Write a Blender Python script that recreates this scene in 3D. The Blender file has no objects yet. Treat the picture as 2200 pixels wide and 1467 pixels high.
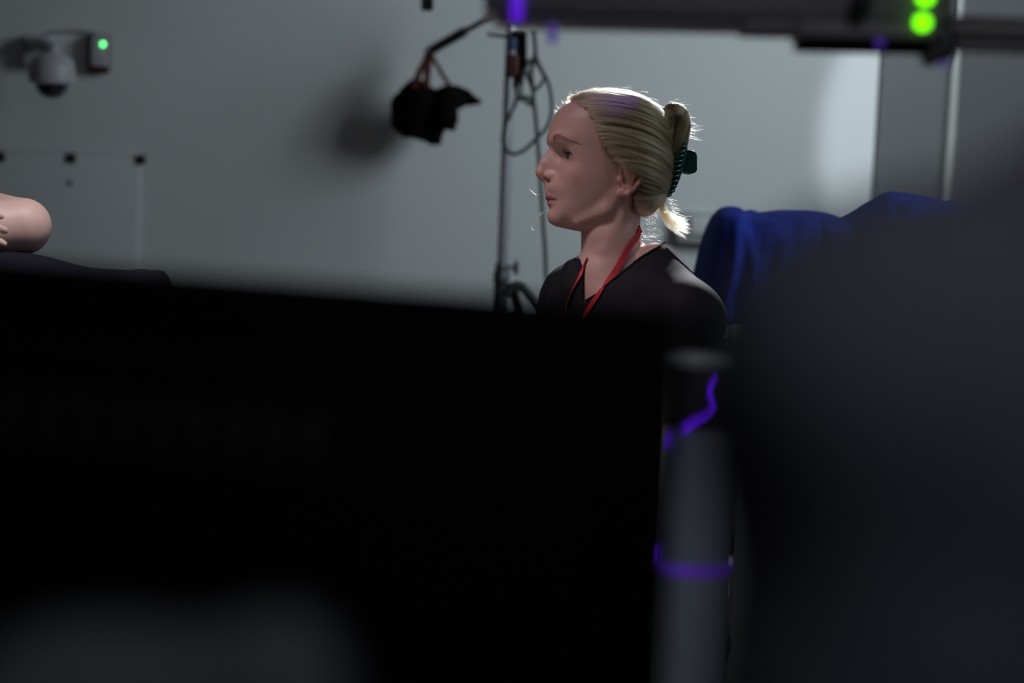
import bpy, bmesh, math, random
import numpy as np
from mathutils import Vector, Matrix, noise
from mathutils.bvhtree import BVHTree

random.seed(7)
rng = np.random.default_rng(7)
scene = bpy.context.scene
COL = scene.collection
PI = math.pi

# ------------------------------------------------------------------ camera
FPX = 2200 * 85.0 / 36.0
PITCH, ROLL = math.radians(8.0), math.radians(2.3)
CAM = Vector((0, 0, 1.48))
FWD = Vector((0, math.cos(PITCH), -math.sin(PITCH)))
_r0, _u0 = Vector((1, 0, 0)), Vector((0, math.sin(PITCH), math.cos(PITCH)))
RGT = _r0 * math.cos(ROLL) + _u0 * math.sin(ROLL)
UPV = _u0 * math.cos(ROLL) - _r0 * math.sin(ROLL)
cd = bpy.data.cameras.new('camera')
cd.lens, cd.sensor_width = 85.0, 36.0
cd.clip_start = 0.05
cd.dof.use_dof = True
cd.dof.focus_distance = 4.12
cd.dof.aperture_fstop = 1.8
cd.dof.aperture_blades = 0
cam = bpy.data.objects.new('camera', cd)
cam.matrix_world = Matrix((
    (RGT.x, UPV.x, -FWD.x, CAM.x), (RGT.y, UPV.y, -FWD.y, CAM.y),
    (RGT.z, UPV.z, -FWD.z, CAM.z), (0, 0, 0, 1)))
COL.objects.link(cam)
scene.camera = cam

def at(px, py, d):
    """the point that lies d metres in front of the camera along the pixel's ray"""
    return CAM + d * (FWD + RGT * ((px - 1100) / FPX) + UPV * ((733.5 - py) / FPX))

def at_y(px, py, Y):
    r = FWD + RGT * ((px - 1100) / FPX) + UPV * ((733.5 - py) / FPX)
    return CAM + r * ((Y - CAM.y) / r.y)

# ------------------------------------------------------------------ world, lamps, exposure
w = bpy.data.worlds.new('world'); scene.world = w; w.use_nodes = True
w.node_tree.nodes['Background'].inputs[0].default_value = (0.5, 0.55, 0.6, 1)
w.node_tree.nodes['Background'].inputs[1].default_value = 0.0
vs = scene.view_settings
vs.view_transform = 'Standard'; vs.look = 'None'; vs.exposure = 0.0; vs.gamma = 1.0; vs.use_curve_mapping = False

def area(name, loc, target, size, power, color=(1, 1, 1), spread=180, size_y=None, shape='DISK'):
    l = bpy.data.lights.new(name, 'AREA'); l.shape = shape; l.size = size
    if size_y: l.size_y = size_y
    l.energy = power; l.color = color; l.spread = math.radians(spread)
    o = bpy.data.objects.new(name, l); COL.objects.link(o); o.location = loc
    o.rotation_euler = (Vector(target) - Vector(loc)).to_track_quat('-Z', 'Y').to_euler()
    return o

def spot(name, loc, target, angle, power, color=(1, 1, 1), blend=0.3, radius=0.05, square=False, roll=0):
    l = bpy.data.lights.new(name, 'SPOT'); l.spot_size = math.radians(angle); l.spot_blend = blend
    l.energy = power; l.color = color; l.shadow_soft_size = radius; l.use_square = square
    o = bpy.data.objects.new(name, l); COL.objects.link(o); o.location = loc
    q = (Vector(target) - Vector(loc)).to_track_quat('-Z', 'Y')
    o.rotation_euler = (q.to_matrix() @ Matrix.Rotation(roll, 3, 'Z')).to_euler()
    return o

area('key_light', (1.62, 4.30, 2.05), (0.16, 5.85, 1.20), 1.15, 10.6, (0.80, 0.93, 1.0), 104)
spot('wall_strip_spot', (0.75, 3.2, 2.0), at_y(2215, 310, 5.85), 22, 135.0, (0.83, 0.94, 1.0), 0.2, 0.03, True)  # added spot that brightens the wall strip beside the door
area('sheet_bounce_light', (-0.48, 3.60, 2.3), (-0.48, 3.64, 1.0), 0.45, 7.2, (1.0, 0.90, 0.90), 80)  # unseen lamp added to light the sheet, which fills her face
area('room_fill', (0.5, 0.2, 2.75), (0.75, 0.75, 0.9), 0.8, 8.0, (0.86, 0.9, 1.0), 150)
spot('rim_light', (0.64, 5.66, 1.94), at(1370, 410, 4.15), 22, 230.0, (0.95, 0.96, 1.0), 0.4, 0.06)
spot('violet_lamp_gleam', (0.42, 3.72, 2.1), at(1305, 210, 4.12), 7, 16.0, (0.22, 0.12, 1.0), 0.4, 0.02)

# ------------------------------------------------------------------ materials
def mat(name, color, rough=0.6, metal=0.0, var=0.06, scale=8.0, bump=0.0, bscale=60.0, emit=None, strength=0.0,
        sss=0.0, coat=0.0, attr=None, spec=0.5, sheen=0.0):
    m = bpy.data.materials.new(name); m.use_nodes = True
    nt = m.node_tree; b = nt.nodes['Principled BSDF']
    tc = nt.nodes.new('ShaderNodeTexCoord')
    nz = nt.nodes.new('ShaderNodeTexNoise'); nz.inputs['Scale'].default_value = scale; nz.inputs['Detail'].default_value = 4
    nt.links.new(tc.outputs['Object'], nz.inputs['Vector'])
    ramp = nt.nodes.new('ShaderNodeMapRange')
    ramp.inputs[3].default_value = 1 - var; ramp.inputs[4].default_value = 1 + var
    nt.links.new(nz.outputs['Fac'], ramp.inputs[0])
    mx = nt.nodes.new('ShaderNodeVectorMath'); mx.operation = 'SCALE'
    if attr:
        a = nt.nodes.new('ShaderNodeAttribute'); a.attribute_name = attr
        nt.links.new(a.outputs['Color'], mx.inputs[0])
    else:
        mx.inputs[0].default_value = color
    nt.links.new(ramp.outputs[0], mx.inputs['Scale'])
    nt.links.new(mx.outputs[0], b.inputs['Base Color'])
    b.inputs['Roughness'].default_value = rough; b.inputs['Metallic'].default_value = metal
    b.inputs['Specular IOR Level'].default_value = spec
    if sss:
        b.inputs['Subsurface Weight'].default_value = sss
        b.inputs['Subsurface Radius'].default_value = (1.0, 0.35, 0.2)
        b.inputs['Subsurface Scale'].default_value = 0.006
    if coat: b.inputs['Coat Weight'].default_value = coat
    if sheen: b.inputs['Sheen Weight'].default_value = sheen
    if bump:
        n2 = nt.nodes.new('ShaderNodeTexNoise'); n2.inputs['Scale'].default_value = bscale; n2.inputs['Detail'].default_value = 3
        nt.links.new(tc.outputs['Object'], n2.inputs['Vector'])
        bp = nt.nodes.new('ShaderNodeBump'); bp.inputs['Strength'].default_value = bump; bp.inputs['Distance'].default_value = 0.002
        nt.links.new(n2.outputs['Fac'], bp.inputs['Height']); nt.links.new(bp.outputs[0], b.inputs['Normal'])
    if emit:
        b.inputs['Emission Color'].default_value = (*emit, 1); b.inputs['Emission Strength'].default_value = strength
    return m

M = {}
M['wall'] = mat('wall_paint', (0.59, 0.605, 0.60), 0.75, var=0.03, scale=2.5, bump=0.12, bscale=180)
M['side_wall'] = mat('side_wall_paint', (0.30, 0.31, 0.30), 0.75, var=0.04, bump=0.1)
M['floor'] = mat('vinyl_floor', (0.16, 0.165, 0.17), 0.45, var=0.12, scale=30)
M['ceiling'] = mat('ceiling_paint', (0.35, 0.35, 0.35), 0.9)
M['door'] = mat('door_laminate', (0.068, 0.070, 0.071), 0.5, var=0.05, scale=3)
M['door_shaded'] = mat('shaded_door_laminate', (0.045, 0.045, 0.047), 0.6, var=0.05, scale=3)  # shade over the right leaf put into a darker colour
M['gap'] = mat('dark_gap', (0.03, 0.035, 0.03), 0.9)
M['alu'] = mat('brushed_aluminium', (0.30, 0.30, 0.285), 0.5, 0.1, var=0.05, scale=40)
M['board'] = mat('whiteboard', (0.54, 0.55, 0.56), 0.35, var=0.02)
M['black'] = mat('black_plastic', (0.012, 0.012, 0.013), 0.5, var=0.15)
M['matte_black'] = mat('matte_black', (0.0028, 0.0028, 0.003), 0.85, var=0.2, spec=0.06)
M['white_plastic'] = mat('white_plastic', (0.42, 0.41, 0.44), 0.4, var=0.03)
M['grey_plastic'] = mat('grey_plastic', (0.30, 0.31, 0.32), 0.5)
M['darkred'] = mat('dark_red_plastic', (0.055, 0.004, 0.006), 0.6)
M['redweb'] = mat('red_webbing', (0.06, 0.0035, 0.005), 0.85, bump=0.4, bscale=400)
M['lanyard'] = mat('red_lanyard', (0.46, 0.010, 0.025), 0.6, bump=0.08, bscale=500)
M['blue_plastic'] = mat('blue_plastic', (0.025, 0.035, 0.11), 0.5)
M['dome'] = mat('dome_glass', (0.008, 0.008, 0.01), 0.08, coat=1.0)
M['chrome'] = mat('chrome', (0.50, 0.51, 0.56), 0.30, 0.8, var=0.03)
M['dark_metal'] = mat('dark_metal', (0.10, 0.105, 0.11), 0.4, 0.7)
M['rubber'] = mat('black_rubber', (0.022, 0.024, 0.025), 0.6)
M['bagcloth'] = mat('black_nylon', (0.004, 0.0035, 0.0035), 0.9, bump=0.5, bscale=90, spec=0.06)
M['led_green'] = mat('green_led', (0.05, 0.8, 0.4), 0.3, emit=(0.10, 1.0, 0.22), strength=4)
M['led_lime'] = mat('lime_led', (0.2, 0.8, 0.02), 0.3, emit=(0.17, 0.92, 0.0), strength=2.2)
M['violet'] = mat('violet_glint', (0.1, 0.03, 0.5), 0.3, emit=(0.085, 0.008, 0.55), strength=1.0)  # glow colour for violet glints painted on the beam
M['violet_dim'] = mat('violet_glint_dim', (0.1, 0.05, 0.4), 0.3, emit=(0.09, 0.03, 0.40), strength=0.4)  # dimmer glow for painted violet glints and reflections
M['violet_reflection'] = mat('violet_reflection', (0.1, 0.03, 0.5), 0.3, emit=(0.06, 0.004, 0.45), strength=2.4)  # glow standing in for violet reflections on the canister
M['beam'] = mat('charcoal_metal', (0.21, 0.19, 0.20), 0.5, 0.2)
M['beam_lip'] = mat('grey_lip', (0.24, 0.22, 0.24), 0.5, 0.2)
M['blue_drape'] = mat('blue_drape', (0.011, 0.028, 0.25), 0.8, var=0.08, scale=14, bump=0.3, bscale=120, spec=0.15)
M['navy'] = mat('navy_cloth', (0.007, 0.008, 0.02), 0.85, bump=0.4, bscale=200, spec=0.2)
M['scrub'] = mat('black_scrubs', (0.011, 0.0095, 0.013), 0.75, var=0.1, bump=0.12, bscale=320, sheen=0.0, spec=0.14)
M['slate'] = mat('slate_cloth', (0.056, 0.058, 0.072), 0.9, var=0.1, bump=0.4, bscale=250, spec=0.2)
M['skin'] = mat('skin', (0.5, 0.3, 0.25), 0.48, var=0.05, scale=60, bump=0.10, bscale=700, sss=0.25, attr='Col', spec=0.4)
M['sclera'] = mat('sclera', (0.36, 0.33, 0.33), 0.15, coat=0.6)
M['iris'] = mat('iris', (0.045, 0.05, 0.055), 0.15, coat=1.0)
M['pupil'] = mat('pupil', (0.004, 0.004, 0.004), 0.1, coat=1.0)
M['clip'] = mat('dark_green_acetate', (0.007, 0.075, 0.057), 0.25, coat=0.5, var=0.2, scale=40)
M['silver'] = mat('silver_stud', (0.8, 0.8, 0.82), 0.15, 1.0)
M['hairbase'] = mat('blonde_hair_mass', (0.10, 0.07, 0.036), 0.6, var=0.25, scale=90)
M['brownhair'] = mat('brown_hair', (0.05, 0.035, 0.022), 0.6, var=0.3, scale=90)
M['chairpad'] = mat('grey_chair_fabric', (0.056, 0.058, 0.064), 0.9, bump=0.3, bscale=200, spec=0.2)
M['canister'] = mat('blue_grey_plastic', (0.42, 0.47, 0.56), 0.35, coat=0.2)
M['canister_dark'] = mat('dark_sleeve', (0.07, 0.062, 0.07), 0.5)
M['lid'] = mat('pale_lid', (0.75, 0.75, 0.78), 0.35)
M['cart'] = mat('cart_enamel', (0.40, 0.40, 0.38), 0.5)

def hair_mat(name, color, rough=0.28):
    m = bpy.data.materials.new(name); m.use_nodes = True; nt = m.node_tree; nt.nodes.clear()
    out = nt.nodes.new('ShaderNodeOutputMaterial'); h = nt.nodes.new('ShaderNodeBsdfHairPrincipled')
    h.model = 'CHIANG'; h.parametrization = 'COLOR'
    h.inputs['Roughness'].default_value = rough; h.inputs['Radial Roughness'].default_value = 0.35
    h.inputs['Random Roughness'].default_value = 0.2
    inf = nt.nodes.new('ShaderNodeHairInfo'); ramp = nt.nodes.new('ShaderNodeMapRange')
    ramp.inputs[3].default_value = 0.55; ramp.inputs[4].default_value = 1.3
    nt.links.new(inf.outputs['Random'], ramp.inputs[0])
    v = nt.nodes.new('ShaderNodeVectorMath'); v.operation = 'SCALE'; v.inputs[0].default_value = color
    nt.links.new(ramp.outputs[0], v.inputs['Scale']); nt.links.new(v.outputs[0], h.inputs['Color'])
    nt.links.new(h.outputs[0], out.inputs[0])
    return m
M['hair_deep'] = hair_mat('deep_blonde_hair', (0.17, 0.105, 0.05))
M['hair_light'] = hair_mat('light_blonde_hair', (0.58, 0.46, 0.29))
M['hair'] = hair_mat('blonde_hair', (0.42, 0.30, 0.155))
M['hairdark'] = hair_mat('dark_blonde_hair', (0.12, 0.075, 0.04))
M['lash'] = hair_mat('lash_hair', (0.02, 0.014, 0.012))
M['brow'] = hair_mat('brow_hair', (0.20, 0.105, 0.08))

# ------------------------------------------------------------------ object helpers
def link(name, me, material=None, parent=None, smooth=True):
    o = bpy.data.objects.new(name, me); COL.objects.link(o)
    if material is not None: me.materials.append(material)
    if smooth and hasattr(me, 'polygons'):
        me.polygons.foreach_set('use_smooth', [True] * len(me.polygons))
    if parent is not None:
        o.parent = parent
        o.matrix_parent_inverse = parent.matrix_world.inverted()
    return o

def tag(o, label=None, cat=None, group=None, kind=None):
    if label: o['label'] = label
    if cat: o['category'] = cat
    if group: o['group'] = group
    if kind: o['kind'] = kind
    return o

def thing(name, label, cat, loc, group=None):
    o = bpy.data.objects.new(name, None); COL.objects.link(o); o.location = loc
    o.empty_display_size = 0.05
    o.matrix_world = Matrix.Translation(loc)
    return tag(o, label, cat, group)

class MB:
    """collects shapes into one mesh (world coordinates)"""
    def __init__(s): s.bm = bmesh.new()
    def box(s, c, half, axes=None, bevel=0.0):
        c = Vector(c); ax = axes or (Vector((1, 0, 0)), Vector((0, 1, 0)), Vector((0, 0, 1)))
        r = bmesh.ops.create_cube(s.bm, size=2.0)
        mtx = Matrix(((*[ax[i][0] * half[i] for i in range(3)], c.x), (*[ax[i][1] * half[i] for i in range(3)], c.y),
                      (*[ax[i][2] * half[i] for i in range(3)], c.z), (0, 0, 0, 1)))
        bmesh.ops.transform(s.bm, matrix=mtx, verts=r['verts'])
        if bevel:
            es = list({e for v in r['verts'] for e in v.link_edges})
            bmesh.ops.bevel(s.bm, geom=es, offset=bevel, segments=3, affect='EDGES', profile=0.5)
        return s
    def cyl(s, a, b, r1, r2=None, seg=24, bevel=0.0):
        a, b = Vector(a), Vector(b); d = b - a; r2 = r1 if r2 is None else r2
        q = d.to_track_quat('Z', 'Y').to_matrix().to_4x4()
        r = bmesh.ops.create_cone(s.bm, cap_ends=True, segments=seg, radius1=r1, radius2=r2, depth=d.length,
                                  matrix=Matrix.Translation((a + b) / 2) @ q)
        if bevel:
            vs_ = set(r['verts'])
            es = [e for e in s.bm.edges if e.verts[0] in vs_ and e.verts[1] in vs_ and
                  any(len(f.verts) > 4 for f in e.link_faces)]
            bmesh.ops.bevel(s.bm, geom=es, offset=bevel, segments=3, affect='EDGES', profile=0.5)
        return s
    def lathe(s, base, axis, prof, seg=32):
        """prof: list of (radius, height)"""
        base = Vector(base); axis = Vector(axis).normalized()
        u = axis.orthogonal().normalized(); v = axis.cross(u)
        rings = []
        for r, h in prof:
            rings.append([s.bm.verts.new(base + axis * h + (u * math.cos(2 * PI * k / seg) + v * math.sin(2 * PI * k / seg)) * max(r, 1e-5)) for k in range(seg)])
        for a, b in zip(rings[:-1], rings[1:]):
            for k in range(seg):
                s.bm.faces.new((a[k], a[(k + 1) % seg], b[(k + 1) % seg], b[k]))
        s.bm.faces.new(list(reversed(rings[0]))); s.bm.faces.new(rings[-1])
        return s
    def tube(s, pts, rad, seg=10, closed=False):
        pts = [Vector(p) for p in pts]; n = len(pts)
        rads = rad if hasattr(rad, '__len__') else [rad] * n
        rings = []; prev = None
        for i, p in enumerate(pts):
            if closed: t = pts[(i + 1) % n] - pts[i - 1]
            else: t = pts[min(i + 1, n - 1)] - pts[max(i - 1, 0)]
            t.normalize()
            if prev is None: u = t.orthogonal().normalized()
            else:
                u = prev - t * prev.dot(t)
                u = u.normalized() if u.length > 1e-6 else t.orthogonal().normalized()
            prev = u; v = t.cross(u)
            rings.append([s.bm.verts.new(p + (u * math.cos(2 * PI * k / seg) + v * math.sin(2 * PI * k / seg)) * rads[i]) for k in range(seg)])
        pr = list(zip(rings[:-1], rings[1:])) + ([(rings[-1], rings[0])] if closed else [])
        for a, b in pr:
            for k in range(seg):
                s.bm.faces.new((a[k], a[(k + 1) % seg], b[(k + 1) % seg], b[k]))
        if not closed:
            s.bm.faces.new(list(reversed(rings[0]))); s.bm.faces.new(rings[-1])
        return s
    def ball(s, c, r, seg=24, scale=None, rot=None):
        mtx = Matrix.Translation(Vector(c))
        if rot is not None: mtx = mtx @ rot.to_4x4()
        if scale: mtx = mtx @ Matrix.Diagonal((*scale, 1))
        bmesh.ops.create_uvsphere(s.bm, u_segments=seg, v_segments=seg // 2, radius=r, matrix=mtx)
        return s
    def ribbon(s, pts, normals, width, thick):
        """flat strap: pts, outward normals"""
        pts = [Vector(p) for p in pts]; n = len(pts); rows = []
        for i, p in enumerate(pts):
            t = (pts[min(i + 1, n - 1)] - pts[max(i - 1, 0)]).normalized()
            nn = Vector(normals[i]).normalized(); sd = t.cross(nn).normalized(); wv = sd * width / 2; h = nn * thick
            rows.append([s.bm.verts.new(q) for q in (p - wv, p + wv, p + wv + h, p - wv + h)])
        for a, b in zip(rows[:-1], rows[1:]):
            for k in range(4):
                s.bm.faces.new((a[k], a[(k + 1) % 4], b[(k + 1) % 4], b[k]))
        s.bm.faces.new(list(reversed(rows[0]))); s.bm.faces.new(rows[-1])
        return s
    def build(s, name, material, parent=None, origin=None, smooth=False):
        bmesh.ops.recalc_face_normals(s.bm, faces=s.bm.faces)
        me = bpy.data.meshes.new(name)
        o0 = Vector(origin) if origin is not None else Vector((0, 0, 0))
        if origin is not None: bmesh.ops.translate(s.bm, vec=-o0, verts=s.bm.verts)
        s.bm.to_mesh(me); s.bm.free()
        o = link(name, me, material, None, smooth=True)
        if not smooth:
            me.set_sharp_from_angle(angle=math.radians(35))
        o.location = o0
        if parent is not None:
            o.parent = parent; o.matrix_parent_inverse = parent.matrix_world.inverted()
        return o

def spline(pts, n=8):
    """Catmull-Rom through pts"""
    P = [Vector(p) for p in pts]; out = []
    for i in range(len(P) - 1):
        p0 = P[max(i - 1, 0)]; p1 = P[i]; p2 = P[i + 1]; p3 = P[min(i + 2, len(P) - 1)]
        for k in range(n):
            t = k / n
            out.append(0.5 * ((2 * p1) + (p2 - p0) * t + (2 * p0 - 5 * p1 + 4 * p2 - p3) * t * t + (3 * p1 - p0 - 3 * p2 + p3) * t ** 3))
    out.append(P[-1]); return out

# ------------------------------------------------------------------ implicit surfaces
class Vol:
    def __init__(s, xs, ys, zs):
        s.x, s.y, s.z = [np.asarray(a, np.float32) for a in (xs, ys, zs)]
        s.D = np.full((len(s.x), len(s.y), len(s.z)), 1.0, np.float32)
    def blk(s, lo, hi):
        sl = []
        for a, l, h in zip((s.x, s.y, s.z), lo, hi):
            i = max(int(np.searchsorted(a, l)) - 1, 0); j = min(int(np.searchsorted(a, h)) + 1, len(a)); sl.append(slice(i, max(j, i)))
        return tuple(sl)
    def grid(s, b):
        return s.x[b[0]][:, None, None], s.y[b[1]][None, :, None], s.z[b[2]][None, None, :]
    def op(s, fn, lo, hi, k, mode='add', pad=None):
        pad = (k + 0.012) if pad is None else pad
        b = s.blk([v - pad for v in lo], [v + pad for v in hi])
        a = s.D[b]
        if a.size == 0: return
        f = fn(*s.grid(b)).astype(np.float32)
        if mode == 'sub':
            a, f = -a, f
        if k > 0:
            h = np.maximum(k - np.abs(a - f), 0) / k
            r = np.minimum(a, f) - h * h * k * 0.25
        else: r = np.minimum(a, f)
        s.D[b] = -r if mode == 'sub' else r
    # primitives
    def ell(s, c, r, k=0.01, R=None, mode='add'):
        c = np.array(c, float); r = np.array(r, float)
        Rm = np.eye(3) if R is None else np.array(R, float)   # rows: local axes
        def fn(X, Y, Z):
            dx, dy, dz = X - c[0], Y - c[1], Z - c[2]
            q = [(Rm[i, 0] * dx + Rm[i, 1] * dy + Rm[i, 2] * dz) for i in range(3)]
            k0 = np.sqrt(sum((q[i] / r[i]) ** 2 for i in range(3))); k1 = np.sqrt(sum((q[i] / r[i] ** 2) ** 2 for i in range(3)))
            return k0 * (k0 - 1) / np.maximum(k1, 1e-6)
        e = np.sqrt(((Rm * r[:, None]) ** 2).sum(0))
        s.op(fn, c - e, c + e, k, mode)
    def cap(s, a, b, r1, r2=None, k=0.01, mode='add'):
        a, b = np.array(a, float), np.array(b, float); r2 = r1 if r2 is None else r2
        d = b - a; L2 = max((d ** 2).sum(), 1e-12)
        def fn(X, Y, Z):
            t = np.clip(((X - a[0]) * d[0] + (Y - a[1]) * d[1] + (Z - a[2]) * d[2]) / L2, 0, 1)
            return np.sqrt((X - a[0] - t * d[0]) ** 2 + (Y - a[1] - t * d[1]) ** 2 + (Z - a[2] - t * d[2]) ** 2) - (r1 + (r2 - r1) * t)
        m = max(r1, r2)
        s.op(fn, np.minimum(a, b) - m, np.maximum(a, b) + m, k, mode)
    def chain(s, pts, rs, k=0.01, mode='add'):
        for i in range(len(pts) - 1): s.cap(pts[i], pts[i + 1], rs[i], rs[i + 1], k, mode)
    def mesh(s):
        return surface_nets(s.D, s.x, s.y, s.z)

def surface_nets(D, x, y, z):
    S = D < 0
    n = np.zeros(tuple(d - 1 for d in D.shape), np.uint8)
    for i in (0, 1):
        for j in (0, 1):
            for k in (0, 1):
                n += S[i:D.shape[0] - 1 + i, j:D.shape[1] - 1 + j, k:D.shape[2] - 1 + k]
    act = (n > 0) & (n < 8)
    I = np.argwhere(act)
    idx = np.full(n.shape, -1, np.int32); idx[act] = np.arange(len(I))
    corners = [(i, j, k) for i in (0, 1) for j in (0, 1) for k in (0, 1)]
    val = {c: D[I[:, 0] + c[0], I[:, 1] + c[1], I[:, 2] + c[2]] for c in corners}
    acc = np.zeros((len(I), 3)); cnt = np.zeros(len(I))
    for c in corners:
        for ax in range(3):
            if c[ax]: continue
            c2 = tuple(1 if a == ax else c[a] for a in range(3))
            a, b = val[c], val[c2]; m = (a < 0) != (b < 0)
            t = np.where(m, a / np.where(m, a - b, 1), 0)
            p = np.zeros((len(I), 3)); p[:] = c; p[:, ax] = t
            acc[m] += p[m]; cnt[m] += 1
    f = acc / cnt[:, None]
    co = np.empty((len(I), 3))
    for ax, g in enumerate((x, y, z)):
        g = g.astype(float); i = I[:, ax]
        co[:, ax] = g[i] * (1 - f[:, ax]) + g[i + 1] * f[:, ax]
    faces = []
    for ax in range(3):
        o1, o2 = [(1, 2), (2, 0), (0, 1)][ax]
        sl0 = [slice(1, d - 1) for d in D.shape]; sl1 = list(sl0)
        sl0[ax] = slice(0, D.shape[ax] - 1); sl1[ax] = slice(1, D.shape[ax])
        A, B = S[tuple(sl0)], S[tuple(sl1)]
        E = np.argwhere(A != B)
        flip = A[tuple(E.T)]
        off = np.ones(3, int); off[ax] = 0
        E = E + off
        q = []
        for d1, d2 in ((-1, -1), (0, -1), (0, 0), (-1, 0)):
            e = E.copy(); e[:, o1] += d1; e[:, o2] += d2
            q.append(idx[tuple(e.T)])
        q = np.stack(q, 1)
        q[~flip] = q[~flip][:, ::-1]
        faces.append(q)
    faces = np.concatenate(faces)
    return co, faces[(faces >= 0).all(1)]

def to_mesh(name, co, faces):
    me = bpy.data.meshes.new(name)
    me.vertices.add(len(co)); me.vertices.foreach_set('co', np.asarray(co, np.float32).ravel())
    me.loops.add(len(faces) * 4); me.loops.foreach_set('vertex_index', np.asarray(faces, np.int32).ravel())
    me.polygons.add(len(faces)); me.polygons.foreach_set('loop_start', np.arange(0, len(faces) * 4, 4, dtype=np.int32))
    me.update(calc_edges=True); me.validate()
    return me

def set_col(me, cols):
    a = me.color_attributes.new('Col', 'FLOAT_COLOR', 'POINT')
    a.data.foreach_set('color', np.concatenate([cols, np.ones((len(cols), 1))], 1).astype(np.float32).ravel())

def relax(co, faces, it=1, f=0.5):
    for _ in range(it):
        acc = np.zeros_like(co); cnt = np.zeros(len(co))
        for i in range(4):
            for j in (1, 3):
                np.add.at(acc, faces[:, i], co[faces[:, (i + j) % 4]]); np.add.at(cnt, faces[:, i], 1)
        co = co * (1 - f) + f * acc / np.maximum(cnt, 1)[:, None]
    return co

def multi_axis(segs):
    """segs: [(start, end, step), ...] consecutive"""
    out = []
    for a, b, h in segs:
        n = max(int(round((b - a) / h)), 1); out += list(np.linspace(a, b, n, endpoint=False))
    out.append(segs[-1][1]); return np.array(out)

def smooth_noise(co, scale, seed=0):
    return np.array([noise.noise(Vector((c[0] * scale + seed, c[1] * scale, c[2] * scale))) for c in co])

# ------------------------------------------------------------------ the head (profile traced, head-local metres)
S_ = 1 / 1250.0
def hp(px, py, yp=0.0): return ((px - 1290) * S_, yp * S_, (340 - py) * S_)
_PR = np.array([  # py, front x, back x, half width
    [203, 1300, 1325, 4], [206, 1272, 1352, 26], [212, 1245, 1374, 48], [222, 1219, 1396, 66], [238, 1198, 1414, 80], [258, 1186.5, 1427, 88],
    [276, 1180, 1434, 91], [291, 1176, 1437, 92], [303, 1177.5, 1437, 92], [317, 1184, 1436, 90], [330, 1188, 1433, 88],
    [350, 1190, 1427, 85], [372, 1186, 1416, 81], [391, 1176, 1400, 76], [400, 1172, 1390, 73.5], [409, 1171.5, 1380, 71], [420, 1175, 1368, 68], [433, 1179, 1352, 64],
    [448, 1178, 1334, 58], [460, 1177, 1320, 51], [467, 1178.5, 1310, 46], [480, 1186.5, 1294, 36], [488, 1199, 1278, 25], [493, 1218, 1262, 14], [496, 1236, 1244, 2]])
def smooth_profile(P, sig=(2.2, 4.0, 5.0)):
    """dense, rounded version of a profile table"""
    t = np.arange(P[0, 0], P[-1, 0] + 0.01, 0.5); out = [t]
    for c, s in zip((1, 2, 3), sig):
        v = np.interp(t, P[:, 0], P[:, c]); n = int(s * 6)
        k = np.exp(-0.5 * (np.arange(-n, n + 1) * 0.5 / s) ** 2); k /= k.sum()
        pad = np.concatenate([2 * v[0] - v[1:n + 1][::-1], v, 2 * v[-1] - v[-n - 1:-1][::-1]])
        out.append(np.convolve(pad, k, 'valid'))
    return np.maximum(np.stack(out, 1), 1.0)
_PR = smooth_profile(_PR)
def loft_fn(grow=0.0, prof=None, pf=2.25, xc_top=1325.0, xc_low=1298.0):
    P = _PR if prof is None else prof
    def fn(X, Y, Z):
        py = 340 - Z / S_
        pyc = np.clip(py, P[0, 0], P[-1, 0])
        xf = np.interp(pyc, P[:, 0], P[:, 1]) - grow; xb = np.interp(pyc, P[:, 0], P[:, 2]) + grow
        wd = np.interp(pyc, P[:, 0], P[:, 3]) + grow
        xc = np.interp(pyc, [380, 470], [xc_top, xc_low]); xc = np.clip(xc, xf + 2, xb - 2)
        px = 1290 + X / S_; yy = np.abs(Y) / S_
        q = px - xc
        XX = np.where(q < 0, -q / np.maximum(xc - xf, 1), q / np.maximum(xb - xc, 1))
        YY = yy / np.maximum(wd, 1)
        g = (XX ** pf + YY ** pf) ** (1 / pf)
        rad = np.where(q < 0, np.maximum(xc - xf, 1), np.maximum(xb - xc, 1))
        loc = np.sqrt((XX * rad) ** 2 + (YY * wd) ** 2) / np.maximum(g, 1e-3)
        d = (g - 1) * np.minimum(loc, 90.0)
        over = np.maximum(P[0, 0] - py, py - P[-1, 0])
        d = np.where(over > 0, np.maximum(d, over), d)
        return d * S_
    return fn

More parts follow.
